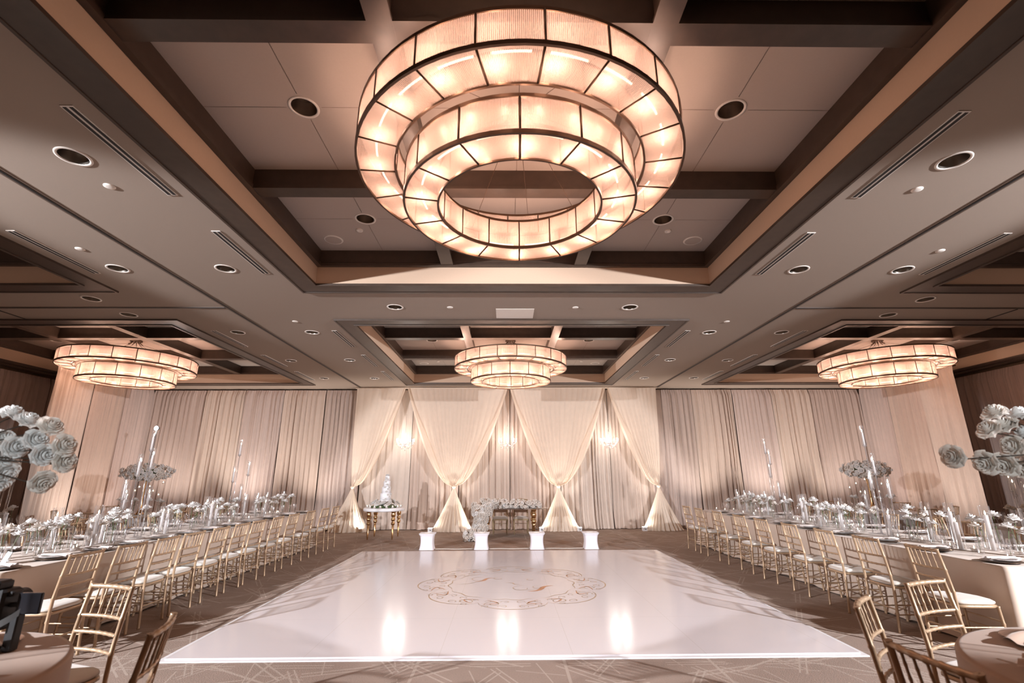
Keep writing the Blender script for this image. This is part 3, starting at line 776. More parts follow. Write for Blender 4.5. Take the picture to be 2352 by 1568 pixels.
def cloth_round(cx, cy, R, h, seed, mat, folds=15):
    f = vnoise(seed); st = [(0, h), (.5, h), (.97, h), (1.0, h-.004), (1.012, h-.02), (1.015, h-.08), (1.02, .5), (1.03, .3), (1.04, .12), (1.045, .03), (1.05, .006)]
    n = 150; vs = []
    for q, z in st:
        dn = max(0, (h-z)/h)
        for i in range(n):
            a = 2*PI*i/n; w = (.035*math.sin(folds*a+1.5*f(a*2))+.015*f(a*6))*dn*R if z < h-.03 else 0
            rr = R*q+w; vs.append((rr*math.cos(a), rr*math.sin(a), z))
    mb = MB().add(vs, [(j*n+i, j*n+(i+1) % n, (j+1)*n+(i+1) % n, (j+1)*n+i) for j in range(len(st)-1) for i in range(n)], True)
    return mb.obj('tablecloth', mat, None, (cx, cy, 0))
TH = .765
TX = {-1: (-6.02, -4.56), 1: (4.62, 6.08)}; TYS = (4.74, 12.2)
for s in (-1, 1):
    x0, x1 = TX[s]
    t = empty('banquet_table', ((x0+x1)/2, (TYS[0]+TYS[1])/2, 0)); hx, hy = (x1-x0)/2-.02, (TYS[1]-TYS[0])/2-.02
    MB().box(-hx, -hy, TH-.035, hx, hy, TH-.008).obj('tabletop', M['stoolwood'], t)
    for sx in (-1, 1):
        for yy in (-hy+.2, 0, hy-.2): MB().tube([(sx*(hx-.15), yy, 0), (sx*(hx-.15), yy, TH-.03)], .02, 8).obj('leg', M['gear'], t)
    tag(t, 'long banquet table hidden beneath the champagne cloth on the %s' % side_w[s], 'table')
    c = cloth_rect(x0, TYS[0], x1, TYS[1], TH, 60+s, M['linen'])
    tag(c, 'champagne floor-length cloth over the %s long banquet table' % side_w[s], 'tablecloth', 'champagne long tablecloths')
def round_table(cx, cy, R, mat, lab, clab, seed, folds=15):
    t = empty('round_table', (cx, cy, 0))
    MB().lathe([(0, TH-.035), (R-.01, TH-.035), (R-.01, TH-.006), (0, TH-.006)], 48, smooth=False).obj('tabletop', M['stoolwood'], t)
    for i in range(4):
        a = PI/4+PI/2*i; MB().tube([(R*.6*math.cos(a), R*.6*math.sin(a), 0), (R*.6*math.cos(a), R*.6*math.sin(a), TH-.03)], .018, 8).obj('leg', M['gear'], t)
    tag(t, lab, 'table'); tag(cloth_round(cx, cy, R, TH, seed, mat, folds), clab, 'tablecloth')
RT = {'nl': (-2.79, 2.29, .76), 'nr': (2.87, 2.22, .76), 'fl': (-8.3, 11.5, .85), 'ml': (-8.55, 8.25, .85), 'fr': (8.5, 11.5, .85), 'mr': (8.5, 7.8, .85)}
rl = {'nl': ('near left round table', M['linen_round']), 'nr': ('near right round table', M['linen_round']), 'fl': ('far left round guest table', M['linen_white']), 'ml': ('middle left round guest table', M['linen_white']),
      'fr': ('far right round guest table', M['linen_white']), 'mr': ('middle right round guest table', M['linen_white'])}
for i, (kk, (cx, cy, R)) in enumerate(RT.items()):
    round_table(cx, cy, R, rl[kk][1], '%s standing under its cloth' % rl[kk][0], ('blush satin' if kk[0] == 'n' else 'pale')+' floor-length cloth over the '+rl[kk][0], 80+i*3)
dirs = ['facing away from the dance floor', 'toward the back wall', 'toward the back corner', 'on the side wall side', 'toward the near corner', 'on the near side']
for kk in ('fl', 'ml', 'fr', 'mr'):
    cx, cy, R = RT[kk]; s = -1 if 'l' in kk[1] else 1
    for i in range(6):
        a = 2*PI*i/6+(.52 if kk[0] == 'f' else .3)
        if s > 0: a = PI-a
        CHK.place((cx+(R+.36)*math.cos(a), cy+(R+.36)*math.sin(a), 0), a+PI/2, label='gold chair at the %s, %s' % (rl[kk][0], ('on the dance floor side', 'toward the back wall, aisle end', 'toward the back wall, wall end', 'on the side wall side', 'on the near side, wall end', 'on the near side, aisle end')[i]), group='chairs at the round guest tables')

# ------------------------------------------------------------------ roses, candles, glassware
def rose_mb(R, seed, layers=4, open_=1.0, nu=4, nv=4):
    """a full rose: cupped petals whose tips lie on a low dome, the outer ones curling down"""
    rr = random.Random(seed); m = MB()
    for L in range(layers):
        k_ = L/(max(1, layers-1)); n = 3+L
        rt = R*(.13+.87*k_*open_); zt = R*(.60-.62*k_**1.8); rb = R*.10; zb = -R*.32
        for j in range(n):
            a0 = 2*PI*j/n+L*.7+rr.uniform(-.15, .15); span = PI/n*1.30; tl = rr.uniform(.92, 1.07); zj = rr.uniform(-.05, .05)*R
            def fn(u, v):
                q = abs(u-.5)*2
                a = a0+(u-.5)*2*span*(.35+.65*math.sin(PI*min(.80, v*.62+.12)))
                r_ = rb+(rt*tl-rb)*math.sin(v*PI/2)**.75
                z = zb+(zt-zb)*v**(.9+.5*k_)+zj*v
                z -= R*(.10+.16*k_)*q*q*v; r_ -= R*.10*q*q*v*(1-k_)
                if v > .8: r_ += R*.05*k_*(v-.8)/.2; z -= R*.12*k_*(v-.8)/.2
                return (r_*math.cos(a), r_*math.sin(a), z)
            m.grid(fn, nu, nv)
    m.lathe([(0, -R*.36), (R*.25, -R*.25), (R*.5, -R*.02), (R*.3, R*.2), (0, R*.3)], 9)
    return m
rose_small = [rose_mb(1.0, 5+i, 4, 1.0).mesh('bloom', M['petal']) for i in range(3)]
rose_cream = [rose_mb(1.0, 15+i, 4, 1.0).mesh('bloom', M['petal2']) for i in range(2)]
rose_tiny = [rose_mb(1.0, 25+i, 3, .95, 3, 3).mesh('bloom', M['petal']) for i in range(3)]
rose_tinyc = [rose_mb(1.0, 35+i, 3, .95, 3, 3).mesh('bloom', M['petal2']) for i in range(2)]
rose_big = [rose_mb(1.0, 45+i, 6, 1.0, 6, 5).mesh('bloom', M['petal']) for i in range(3)]
rose_bigc = [rose_mb(1.0, 55+i, 6, 1.0, 6, 5).mesh('bloom', M['petal2']) for i in range(2)]
def bloom(meshes, parent, loc, R, d=(0,0,1), rg=rnd, name='rose_bloom'):
    o = bpy.data.objects.new(name, rg.choice(meshes)); C.objects.link(o); o.parent = parent
    q = Vector(d).to_track_quat('Z', 'Y'); o.rotation_mode = 'QUATERNION'; o.rotation_quaternion = q; o.location = loc; o.scale = (R, R, R*rg.uniform(.85, 1)); return o
# one bud-vase rose (stem at origin base, bloom on top)
def make_rose(h, lean, ms, R):
    r = empty('white_rose')
    MB().tube([(0,0,.012), (lean*.3, 0, h*.5), (lean, 0, h)], [.0022, .0022, .0028], 5).obj('stem', M['stem'], r)
    def lf(u, v): return (lean*.6+(.035*v), (u-.5)*.022*math.sin(PI*min(1, v*.9+.08)), h*.62+.012*v)
    MB().grid(lf, 2, 4).obj('leaf', M['leaf'], r)
    b = bloom(ms, r, (lean, 0, h+.012), R, (.25, 0, 1)); b['label'] = 'open white bloom'
    return tag(r, cat='rose')
ROSES = [Kind(make_rose(.31, .03, rose_small, .066)), Kind(make_rose(.26, .045, rose_small, .062)), Kind(make_rose(.36, .02, rose_small, .068)), Kind(make_rose(.28, .04, rose_cream, .062))]
def single(name, mb, mat, cat): return Kind(tag(mb.obj(name, mat), cat=cat))
budvase = single('bud_vase', MB().lathe([(0,.004),(.026,.004),(.030,.010),(.030,.17),(.031,.175)], 14), M['glass'], 'vase')
hurr_s = single('glass_cylinder', MB().lathe([(0,.003),(.046,.003),(.050,.010),(.050,.37),(.051,.375)], 20), M['glass'], 'candle holder')
hurr_t = single('glass_cylinder', MB().lathe([(0,.003),(.046,.003),(.050,.010),(.050,.47),(.051,.475)], 20), M['glass'], 'candle holder')
def make_candle(h, r0):
    r = empty('pillar_candle')
    MB().lathe([(0,0),(r0,0),(r0,h-.006),(r0*.7,h),(0,h-.004)], 12).obj('wax', M['wax'], r)
    MB().lathe([(0,h+.002),(.006,h+.010),(.0085,h+.020),(.005,h+.036),(0,h+.050)], 8).obj('flame', M['flame'], r)
    return tag(r, cat='candle')
cand_a = Kind(make_candle(.29, .022)); cand_b = Kind(make_candle(.37, .022)); cand_c = Kind(make_candle(.20, .0125))
def make_votive():
    r = empty('votive_candle')
    MB().lathe([(0,.004),(.026,.004),(.034,.012),(.037,.06),(.036,.062)], 14).obj('glass_cup', M['glass'], r)
    MB().lathe([(0,.006),(.024,.006),(.028,.032),(0,.033)], 12).obj('wax', M['wax'], r)
    MB().lathe([(0,.034),(.006,.044),(.004,.056),(0,.066)], 8).obj('flame', M['flame'], r)
    return tag(r, cat='candle')
votive = Kind(make_votive())
wine = single('wine_glass', MB().lathe([(0,.003),(.034,.002),(.034,.005),(.006,.010),(.004,.02),(.004,.085),(.012,.094),(.032,.115),(.040,.145),(.038,.175),(.033,.205)], 14), M['glass'], 'glass')
tumbler = single('water_goblet', MB().lathe([(0,.003),(.032,.002),(.032,.006),(.007,.012),(.006,.055),(.020,.066),(.038,.09),(.041,.13),(.038,.155)], 14), M['glass'], 'glass')
charger = single('charger_plate', MB().lathe([(0,.004),(.10,.004),(.125,.006),(.16,.014),(.162,.016),(.158,.017),(.12,.011),(0,.009)], 28), M['charger'], 'plate')
dplate = single('dinner_plate', MB().lathe([(0,.002),(.08,.002),(.10,.006),(.132,.016),(.133,.018),(.10,.010),(.08,.007),(0,.006)], 28), M['plate'], 'plate')
def napkin_mb(seed, L=.30, W=.085):
    f = vnoise(seed); m = MB()
    def top(u, v):
        x = (u-.5)*W*(1+.25*math.cos(2*PI*v)*1); y = (v-.5)*L; z = .012+.010*math.sin(PI*u)+.006*math.sin(u*14+f(v*4)*2)
        if v < .2: z -= .0
        return (x, y, z)
    m.grid(top, 14, 18)
    def bot(u, v): return ((u-.5)*W*(1+.25*math.cos(2*PI*v)), (v-.5)*L, .001)
    m.grid(bot, 2, 18); return m
napk = single('folded_napkin', napkin_mb(3), M['napkin'], 'napkin')
# tall stepped candlestick holder: clear rod with foot and cup, candle in a glass chimney
def tall_holder(h):
    r = empty('tall_candle_holder')
    MB().lathe([(0,.002),(.055,.002),(.055,.008),(.012,.016)], 20).obj('foot', M['glass'], r)
    MB().tube([(0,0,.014),(0,0,h)], .008, 8).obj('stem', M['crystal'], r)
    MB().lathe([(.004,h-.02),(.022,h-.01),(.026,h),(.026,h+.018)], 14).obj('cup', M['crystal'], r)
    MB().lathe([(.027,h+.002),(.030,h+.006),(.030,h+.30)], 16).obj('glass_chimney', M['glass'], r)
    return tag(r, cat='candle holder')
def tall_candle(x, y, ztop, label, grp):
    h = ztop-TH-.25
    if h < .12: h = .12
    r = tall_holder(h); r.location = (x, y, TH)
    tag(r, label='tall glass holder with '+label, group=grp)
    cand_c.place((x, y, TH+h+.002), label='taper candle with '+label, group=grp+', candles')
NEAR = {-1: 'left', 1: 'right'}
cl = {-1: [[(-5.25,7.26,2.22,'the tallest flame, middle cluster'),(-5.31,7.40,1.96,'the second highest flame, middle cluster'),(-5.20,7.02,1.86,'the nearest high flame, middle cluster'),(-5.26,6.92,1.55,'a low flame nearest the camera, middle cluster'),(-5.15,7.25,1.42,'the lowest flame, middle cluster'),(-5.38,7.12,1.42,'a low flame at its back, middle cluster')],
           [(-5.25,9.68,2.24,'the tallest flame, far cluster'),(-5.2,10.0,1.86,'the second highest flame, far cluster'),(-5.32,9.7,1.74,'the middle height flame, far cluster'),(-5.22,9.86,1.40,'the lowest flame, far cluster')]],
      1: [[(5.4,7.23,2.25,'the tallest flame, middle cluster'),(5.34,7.05,1.84,'the second highest flame, middle cluster'),(5.47,7.33,1.63,'the middle flame at its back, middle cluster'),(5.36,7.2,1.62,'the middle flame at its centre, middle cluster'),(5.44,6.98,1.52,'the nearest flame, middle cluster'),(5.32,7.3,1.36,'the lowest flame, middle cluster')],
          [(5.4,10.05,2.26,'the tallest flame, far cluster'),(5.36,9.86,2.04,'the second highest flame, far cluster'),(5.46,10.1,1.79,'the middle height flame, far cluster'),(5.4,9.75,1.42,'the lowest flame, far cluster')]]}
for s in (-1, 1):
    for grp in cl[s]:
        for (x, y, z, l) in grp: tall_candle(x, y, z, l+', %s long table' % NEAR[s], 'tall candles on the %s long table' % NEAR[s])
R2 = random.Random(21)
for s in (-1, 1):
    cxm = (TX[s][0]+TX[s][1])/2; tb = 'on the %s long table' % NEAR[s]; taken = [(x, y, .09) for g_ in cl[s] for (x, y, z, l) in g_]
    def free(x, y, r_):
        for (a, b, q) in taken:
            if (a-x)**2+(b-y)**2 < (q+r_)**2: return False
        taken.append((x, y, r_)); return True
    # place settings
    ys = LY if s < 0 else RY
    for side, xx in ((1, -s*(-(TX[s][1]-TX[s][0])/2+.22)),):
        pass
    ax = (TX[s][1]-.20, TX[s][0]+.20) if s < 0 else (TX[s][0]+.20, TX[s][1]-.20)     # aisle side, far side
    for si, (xp, sd) in enumerate(((ax[0], 'aisle side'), (ax[1], 'far side'))):
        for i, y in enumerate(ys):
            if y > 12.0 or y < 4.92: y = max(4.94, min(12.0, y))
            nm = '%s place %s, %s' % (ORD[i], tb, sd); taken.append((xp, y, .165))
            charger.place((xp, y, TH), label='dark charger plate, '+nm, group='charger plates '+tb)
            dplate.place((xp, y, TH+.018), label='white dinner plate, '+nm, group='dinner plates '+tb)
            napk.place((xp, y, TH+.028), PI/2, label='folded napkin on the plate, '+nm, group='napkins '+tb)
            inn = s if si == 0 else -s
            for q, kd, wn, yo in ((0, wine, 'tall wine glass', .10), (1, tumbler, 'water goblet', .19)):
                gx, gy = xp+inn*(.215+.02*q), y+yo-.02
                if gy > 12.12: gy = 12.12
                if free(gx, gy, .042): kd.place((gx, gy, TH), label='%s, %s' % (wn, nm), group=wn+' '+tb)
                elif free(gx+inn*.08, gy-.04, .042): kd.place((gx+inn*.08, gy-.04, TH), label='%s, %s' % (wn, nm), group=wn+' '+tb)
    # the centre line: hurricanes, votives, bud vases
    items = []
    if s < 0: hc = [(5.15,.30),(5.28,.40),(6.14,.44),(6.34,.30),(6.76,.34),(6.60,.42),(7.75,.34),(8.1,.34),(8.62,.44),(8.9,.30),(9.35,.42),(10.25,.44),(10.6,.34),(11.0,.42),(11.45,.40),(11.95,.44)]
    else: hc = [(4.98,.44),(5.2,.42),(5.62,.40),(5.76,.34),(6.27,.40),(6.38,.44),(6.8,.32),(7.62,.44),(8.28,.34),(8.8,.40),(9.2,.44),(9.55,.42),(10.5,.40),(11.0,.44),(11.4,.40),(11.93,.42)]
    for i, (y, hh) in enumerate(hc):
        for _ in range(60):
            x = cxm+R2.uniform(-.26, .26)
            yy = y+R2.uniform(-.06, .06)
            if free(x, yy, .06): break
        kd, ck = (hurr_t, cand_b) if hh > .38 else (hurr_s, cand_a)
        kd.place((x, yy, TH), label='clear glass cylinder around a candle, %s %s' % (ORD[i], tb), group='glass cylinders '+tb)
        ck.place((x, yy, TH+.005), label='lit white candle in a glass cylinder, %s %s' % (ORD[i], tb), group='pillar candles '+tb)
    nv_ = 0; nr_ = 0; vot = 0
    spots_ = []
    y = 4.95
    while y < 12.05:
        for _ in range(3):
            yy = y+R2.uniform(0, .16); x = cxm+R2.uniform(-.30, .30); spots_.append((x, yy))
        y += .17
    for (x, yy) in spots_:
        if yy > 12.08: continue
        if R2.random() < .70 and nv_ < 60:
            if not free(x, yy, .036): continue
            budvase.place((x, yy, TH), label='slim clear bud vase holding roses, %s %s' % (ORD[nv_], tb), group='bud vases '+tb); nv_ += 1
            a0_ = R2.uniform(0, 6.28)
            for q in range(R2.choice((1, 1, 2))):
                if nr_ >= 78: break
                R2.choice(ROSES).place((x+.008*math.cos(a0_+PI*q), yy+.008*math.sin(a0_+PI*q), TH+.006), a0_+PI*q, label='white rose in a bud vase, %s %s' % (ORD[nr_], tb), group='roses '+tb, cat='rose', scale=R2.uniform(.9, 1.12)); nr_ += 1
        elif vot < 30 and free(x, yy, .042):
            votive.place((x, yy, TH), label='small votive candle in a glass cup, %s %s' % (ORD[vot], tb), group='votives '+tb); vot += 1
# menu card at the near left setting
cd = MB().box(-.06, -.002, 0, .06, .002, .12); o = cd.obj('menu_card', M['card'], None, (-4.98, 5.17, TH)); o.rotation_euler = (-.35, 0, -.5)
tag(o, 'pale blue-white menu card standing near the front of the left long table', 'card')

# ------------------------------------------------------------------ tall arrangements
def arrangement(name, loc, stand_z, blooms, label, cat='flower arrangement', R=.05, meshes=None, creams=None, n_leaf=14, stand='trumpet', ball=None):
    r = empty(name, loc); rg = random.Random(hash(label) % 1000 if False else len(label)*7)
    if stand == 'trumpet':
        MB().lathe([(0,.003),(.085,.003),(.09,.01),(.055,.06),(.030,.16),(.020,.34),(.022,.55),(.045,stand_z)], 20).obj('trumpet_vase', M['brass'], r)
    else:
        MB().lathe([(0,.004),(.055,.004),(.06,.012),(.05,.30),(.07,stand_z)], 20).obj('glass_vase', M['glass'], r)
    cx, cy, cz, a, b, c = ball
    lf = MB()
    for i in range(n_leaf):
        d = Vector((rg.gauss(0,1), rg.gauss(0,1), rg.gauss(0,1))).normalized(); p = Vector((cx+d.x*a*.75, cy+d.y*b*.75, cz+d.z*c*.75)); q = d.to_track_quat('Z', 'Y')
        def fn(u, v): return tuple(p+q @ Vector(((u-.5)*.05*math.sin(PI*min(1, v*.9+.08)), .01*math.sin(PI*v), .11*v)))
        lf.grid(fn, 2, 4)
    lf.obj('foliage', M['leaf'], r)
    MB().lathe([(0,-c*.55),(a*.45,-c*.35),(a*.6,0),(a*.45,c*.35),(0,c*.55)], 14, (cx,cy,cz)).obj('flower_foam', M['leaf'], r)
    for (p, rr, d, cream) in blooms: bloom(creams if cream else meshes, r, p, rr, d, rg)
    return tag(r, label, cat)
def ball_blooms(cx, cy, cz, a, b, c, n, R, seed, pc=.2):
    rg = random.Random(seed); out = []
    for i in range(n):
        z = 1-2*(i+.5)/n; ph = i*2.39996; q = math.sqrt(1-z*z); d = Vector((q*math.cos(ph), q*math.sin(ph), z)); k_ = rg.uniform(.86, 1.12)
        out.append(((cx+d.x*a*k_, cy+d.y*b*k_, cz+d.z*c*k_), R*rg.uniform(.85, 1.15), d, rg.random() < pc))
    return out
for s, kk in ((-1, 'fl'), (1, 'fr')):
    cx, cy, R_ = RT[kk]
    bl = ball_blooms(0, 0, .93, .50, .46, .19, 98, .060, 77+s, .2)
    arrangement('flower_arrangement', (cx, cy, TH), .82, bl, 'wide low cloud of white roses on a gold trumpet vase, %s' % rl[kk][0], ball=(0, 0, .93, .42, .38, .15), meshes=rose_tiny, creams=rose_tinyc)
    rg = random.Random(4)
    for i in range(8):
        a = 2*PI*i/8+.3; rr = .30+.08*(i % 2); zt = TH+.80; zl = TH+.42+.09*((i*3) % 4)
        g_ = empty('hanging_votive', (cx+rr*math.cos(a), cy+rr*math.sin(a), zl))
        MB().tube([(0,0,.05),(0,0,zt-zl)], .0012, 4).obj('thread', M['mirror'], g_)
        MB().lathe([(0,-.03),(.025,-.022),(.034,0),(.028,.026),(.012,.04)], 12).obj('glass_globe', M['glass'], g_)
        MB().lathe([(0,-.02),(.018,-.015),(.018,.0),(0,.002)], 10).obj('wax', M['wax'], g_)
        MB().lathe([(0,.0),(.010,.010),(.007,.022),(0,.032)], 8).obj('flame', M['flame'], g_)
        tag(g_, 'tiny candle globe hanging under the white rose cloud, %s' % rl[kk][0], 'candle', 'hanging candle globes, '+rl[kk][0])
# big blooms at the picture's left and right edges, on the two near round tables
def mirrorx(l, f): return l
ex_l = [(-2.66,2.6,1.94,0),(-2.58,2.62,1.905,0),(-2.43,2.6,1.87,1),(-2.47,2.58,1.79,0),(-2.65,2.6,1.80,0),(-2.43,2.6,1.71,0),(-2.35,2.62,1.765,1),(-2.60,2.58,1.70,0),(-2.40,2.6,1.57,1),(-2.63,2.6,1.56,0),(-2.54,2.55,1.75,0),(-2.60,2.6,1.62,0),(-2.36,2.66,1.68,1)]  # last value: cream petals stand in for shade on the unlit outer blooms
ex_r = [(2.70,2.6,1.93,1),(2.84,2.6,1.92,0),(2.64,2.6,1.84,1),(2.70,2.56,1.74,1),(2.80,2.56,1.81,0),(2.42,2.62,1.69,1),(2.55,2.58,1.65,1),(2.62,2.55,1.64,1),(2.74,2.58,1.61,1),(2.80,2.55,1.72,0),(2.74,2.6,1.86,1)]
for s, kk, ex in ((-1, 'nl', ex_l), (1, 'nr', ex_r)):
    cx, cy, R_ = RT[kk]; bx0 = cx+(-.08 if s < 0 else .10); base = (bx0, cy+.1, TH)
    bl = ball_blooms(0, 0, .98, .24, .24, .22, 40, .058, 9+s, .25)
    for (x, y, z, cr) in ex:
        p = (x-base[0], y-base[1], z-base[2]); d = Vector((p[0]*.6, p[1]*.8, p[2]-.98)).normalized()+Vector((0, -.8, .15)); bl.append((p, .058 if s < 0 else .062, d.normalized(), cr))
    r = arrangement('flower_arrangement', base, .78, bl, 'tall vase of large white roses rising past the %s edge, %s' % (NEAR[s], rl[kk][0]), ball=(0, 0, .96, .26, .26, .22), meshes=rose_big, creams=rose_bigc, stand='glass', n_leaf=26)
    for (p, rr, d, cr) in bl[40:]:
        m_ = Vector((p[0]*.45, p[1]*.45, .93+.35*(p[2]-.93)))
        MB().tube([(0, 0, .80), tuple(m_), (p[0]*.97, p[1]*.97+.03, p[2]-.02)], .0035, 5).obj('branch', M['branch'], r)

# candles and roses on the middle guest tables
for s, kk, pts in ((-1, 'ml', [(8.29,2.0),(8.11,1.84),(8.08,1.6),(8.21,1.68),(8.15,1.52),(8.25,1.43)]), (1, 'mr', [(7.61,1.99),(7.83,1.81),(7.61,1.57),(7.76,1.42),(7.7,1.5),(7.9,1.36)])):
    cx, cy, R_ = RT[kk]; rg = random.Random(12+s)
    nm6 = ('tallest', 'second tallest', 'third tallest', 'fourth tallest', 'second shortest', 'shortest')
    for i, (y, z) in enumerate(sorted(pts, key=lambda q: -q[1])):
        a = 2*PI*i/6; x = cx-s*.28+.13*math.cos(a); yy = cy+.12*math.sin(a); h = z-TH-.25; h = max(.12, h)
        r = tall_holder(h); r.location = (x, yy, TH); tag(r, '%s slender candle holder at the %s' % (nm6[i], rl[kk][0]), group='tall holders, '+rl[kk][0])
        cand_c.place((x, yy, TH+h+.002), label='taper candle on the %s holder, %s' % (nm6[i], rl[kk][0]), group='tapers, '+rl[kk][0])
for kk in ('ml', 'mr', 'fl', 'fr'):
    cx, cy, R_ = RT[kk]; rg = random.Random(len(kk)+ord(kk[0]))
    for i in range(10):
        a = 2*PI*i/10; rr = .40
        budvase.place((cx+rr*math.cos(a), cy+rr*math.sin(a), TH), label='slim clear bud vase in the ring at the centre, %s' % rl[kk][0], group='bud vases, '+rl[kk][0])
        rg.choice(ROSES).place((cx+rr*math.cos(a), cy+rr*math.sin(a), TH+.006), rg.uniform(0, 6.28), label='white rose in the ring of bud vases, %s' % rl[kk][0], group='roses, '+rl[kk][0], cat='rose')
    for i in range(12):
        a = 2*PI*(i+.5)/12; rr = .58
        wine.place((cx+rr*math.cos(a), cy+rr*math.sin(a), TH), label='wine glass around the rim of the %s' % rl[kk][0], group='wine glasses, '+rl[kk][0])

# ------------------------------------------------------------------ near round tables: plates, satin napkins, camera gear
def satin_napkin(loc, rz, label):
    r = empty('satin_napkin', loc, rz); f = vnoise(int(loc[0]*100))
    def half(s):
        def fn(u, v):
            w = .018+.07*v**.6; x = s*(.012+.21*v); y = (u-.5)*2*w; z = .024+.012*math.sin(u*10+s)+.010*(1-v)+.008*f(u*6+v*3)-.015*v*v
            return (x, y, max(.004, z))
        return fn
    MB().grid(half(1), 16, 14).obj('napkin_wing', M['satin'], r); MB().grid(half(-1), 16, 14).obj('napkin_wing', M['satin'], r)
    k_ = MB()
    def kn(u, v):
        a = 2*PI*u; b = PI*v; q = .028*(1+.18*math.sin(5*a)*math.sin(b)); return (q*math.sin(b)*math.cos(a), q*1.3*math.sin(b)*math.sin(a), .045+q*.8*math.cos(b))
    k_.grid(kn, 20, 10, closeu=True).obj('knot', M['satin'], r)
    return tag(r, label, 'napkin', 'knotted satin napkins')
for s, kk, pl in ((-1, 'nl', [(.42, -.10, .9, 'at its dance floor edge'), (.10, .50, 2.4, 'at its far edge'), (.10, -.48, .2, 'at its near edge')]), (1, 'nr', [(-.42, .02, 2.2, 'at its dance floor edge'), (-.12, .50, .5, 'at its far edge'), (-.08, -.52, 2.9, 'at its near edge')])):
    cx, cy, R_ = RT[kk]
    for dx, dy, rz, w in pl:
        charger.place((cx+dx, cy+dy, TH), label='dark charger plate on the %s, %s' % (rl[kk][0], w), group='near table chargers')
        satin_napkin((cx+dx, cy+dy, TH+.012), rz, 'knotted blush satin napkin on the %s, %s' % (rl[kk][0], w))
g_ = empty('video_camera', (-2.62, 2.72, TH))
def bevbox(x0, y0, z0, x1, y1, z1, b):
    m = MB(); prof = [(b, z0), (0, z0+b), (0, z1-b), (b, z1)]; vs = []
    for i, z in prof:
        q = b if i == 0 else b*1.6
        for (x, y) in ((x0+i+b, y0+i), (x1-i-b, y0+i), (x1-i, y0+i+b), (x1-i, y1-i-b), (x1-i-b, y1-i), (x0+i+b, y1-i), (x0+i, y1-i-b), (x0+i, y0+i+b)): vs.append((x, y, z))
    m.add(vs, [(j*8+k_, j*8+(k_+1) % 8, (j+1)*8+(k_+1) % 8, (j+1)*8+k_) for j in range(3) for k_ in range(8)])
    m.f.append(tuple(reversed(range(8)))); m.f.append(tuple(24+k_ for k_ in range(8))); m.sm += [False, False]; return m
bevbox(-.17, -.05, .095, .10, .06, .285, .012).obj('camera_body', M['gear'], g_)
bevbox(-.12, -.05, .28, .06, .04, .325, .010).obj('viewfinder_housing', M['gear'], g_)
bevbox(.055, -.03, .25, .125, .03, .275, .006).obj('hot_shoe_mount', M['gear'], g_)
ln = MB().lathe([(0,0),(.045,0),(.047,.06),(.052,.10),(.060,.15),(.055,.15),(.04,.08),(0,.07)], 24).obj('lens', M['gear'], g_); ln.matrix_local = Matrix.Translation((-.03, .05, .19)) @ Matrix.Rotation(-PI/2, 4, 'X')
sc_o = bevbox(.135, -.012, .165, .255, .006, .265, .004).obj('flip_screen', M['screen'], g_)
bevbox(.10, -.012, .20, .14, .012, .22, .003).obj('screen_hinge', M['gear'], g_)
bevbox(.12, -.022, .0, .17, .022, .175, .006).obj('grip_handle', M['gear'], g_)
MB().tube([(.145,0,.012), (-.03,.08,.012), (-.15,.0,.012)], .010, 8).obj('base_foot', M['gear'], g_)
MB().tube([(-.12,0,.012), (-.10,0,.10)], .014, 8).obj('base_foot', M['gear'], g_)
def strapf(u, v):
    t = v; x = .02+.20*t; z = .075+.02*math.sin(PI*t*1.2)+.13*t*t; y = -.075-.02*math.sin(PI*t); return (x, y-(0)*(u), z+(u-.5)*.034)
st_ = MB().grid(strapf, 2, 14).obj('neck_strap', M['strap'], g_)
tcv = bpy.data.curves.new('lettering', 'FONT'); tcv.body = 'SONY'; tcv.size = .034; tcv.extrude = .0006; tcv.align_x = 'CENTER'; tcv.space_character = 1.15
tmp = bpy.data.objects.new('lettering', tcv); C.objects.link(tmp); bpy.context.view_layer.update()
me = bpy.data.meshes.new_from_object(tmp.evaluated_get(bpy.context.evaluated_depsgraph_get())); bpy.data.objects.remove(tmp); me.materials.append(M['straptext'])
lt = bpy.data.objects.new('strap_lettering', me); C.objects.link(lt); lt.parent = st_; lt.location = (.095, -.099, .082); lt.rotation_euler = (PI/2, -.32, 0)
tag(g_, 'black video camera with flip-out screen and lettered strap, standing on the near left round table', 'camera')

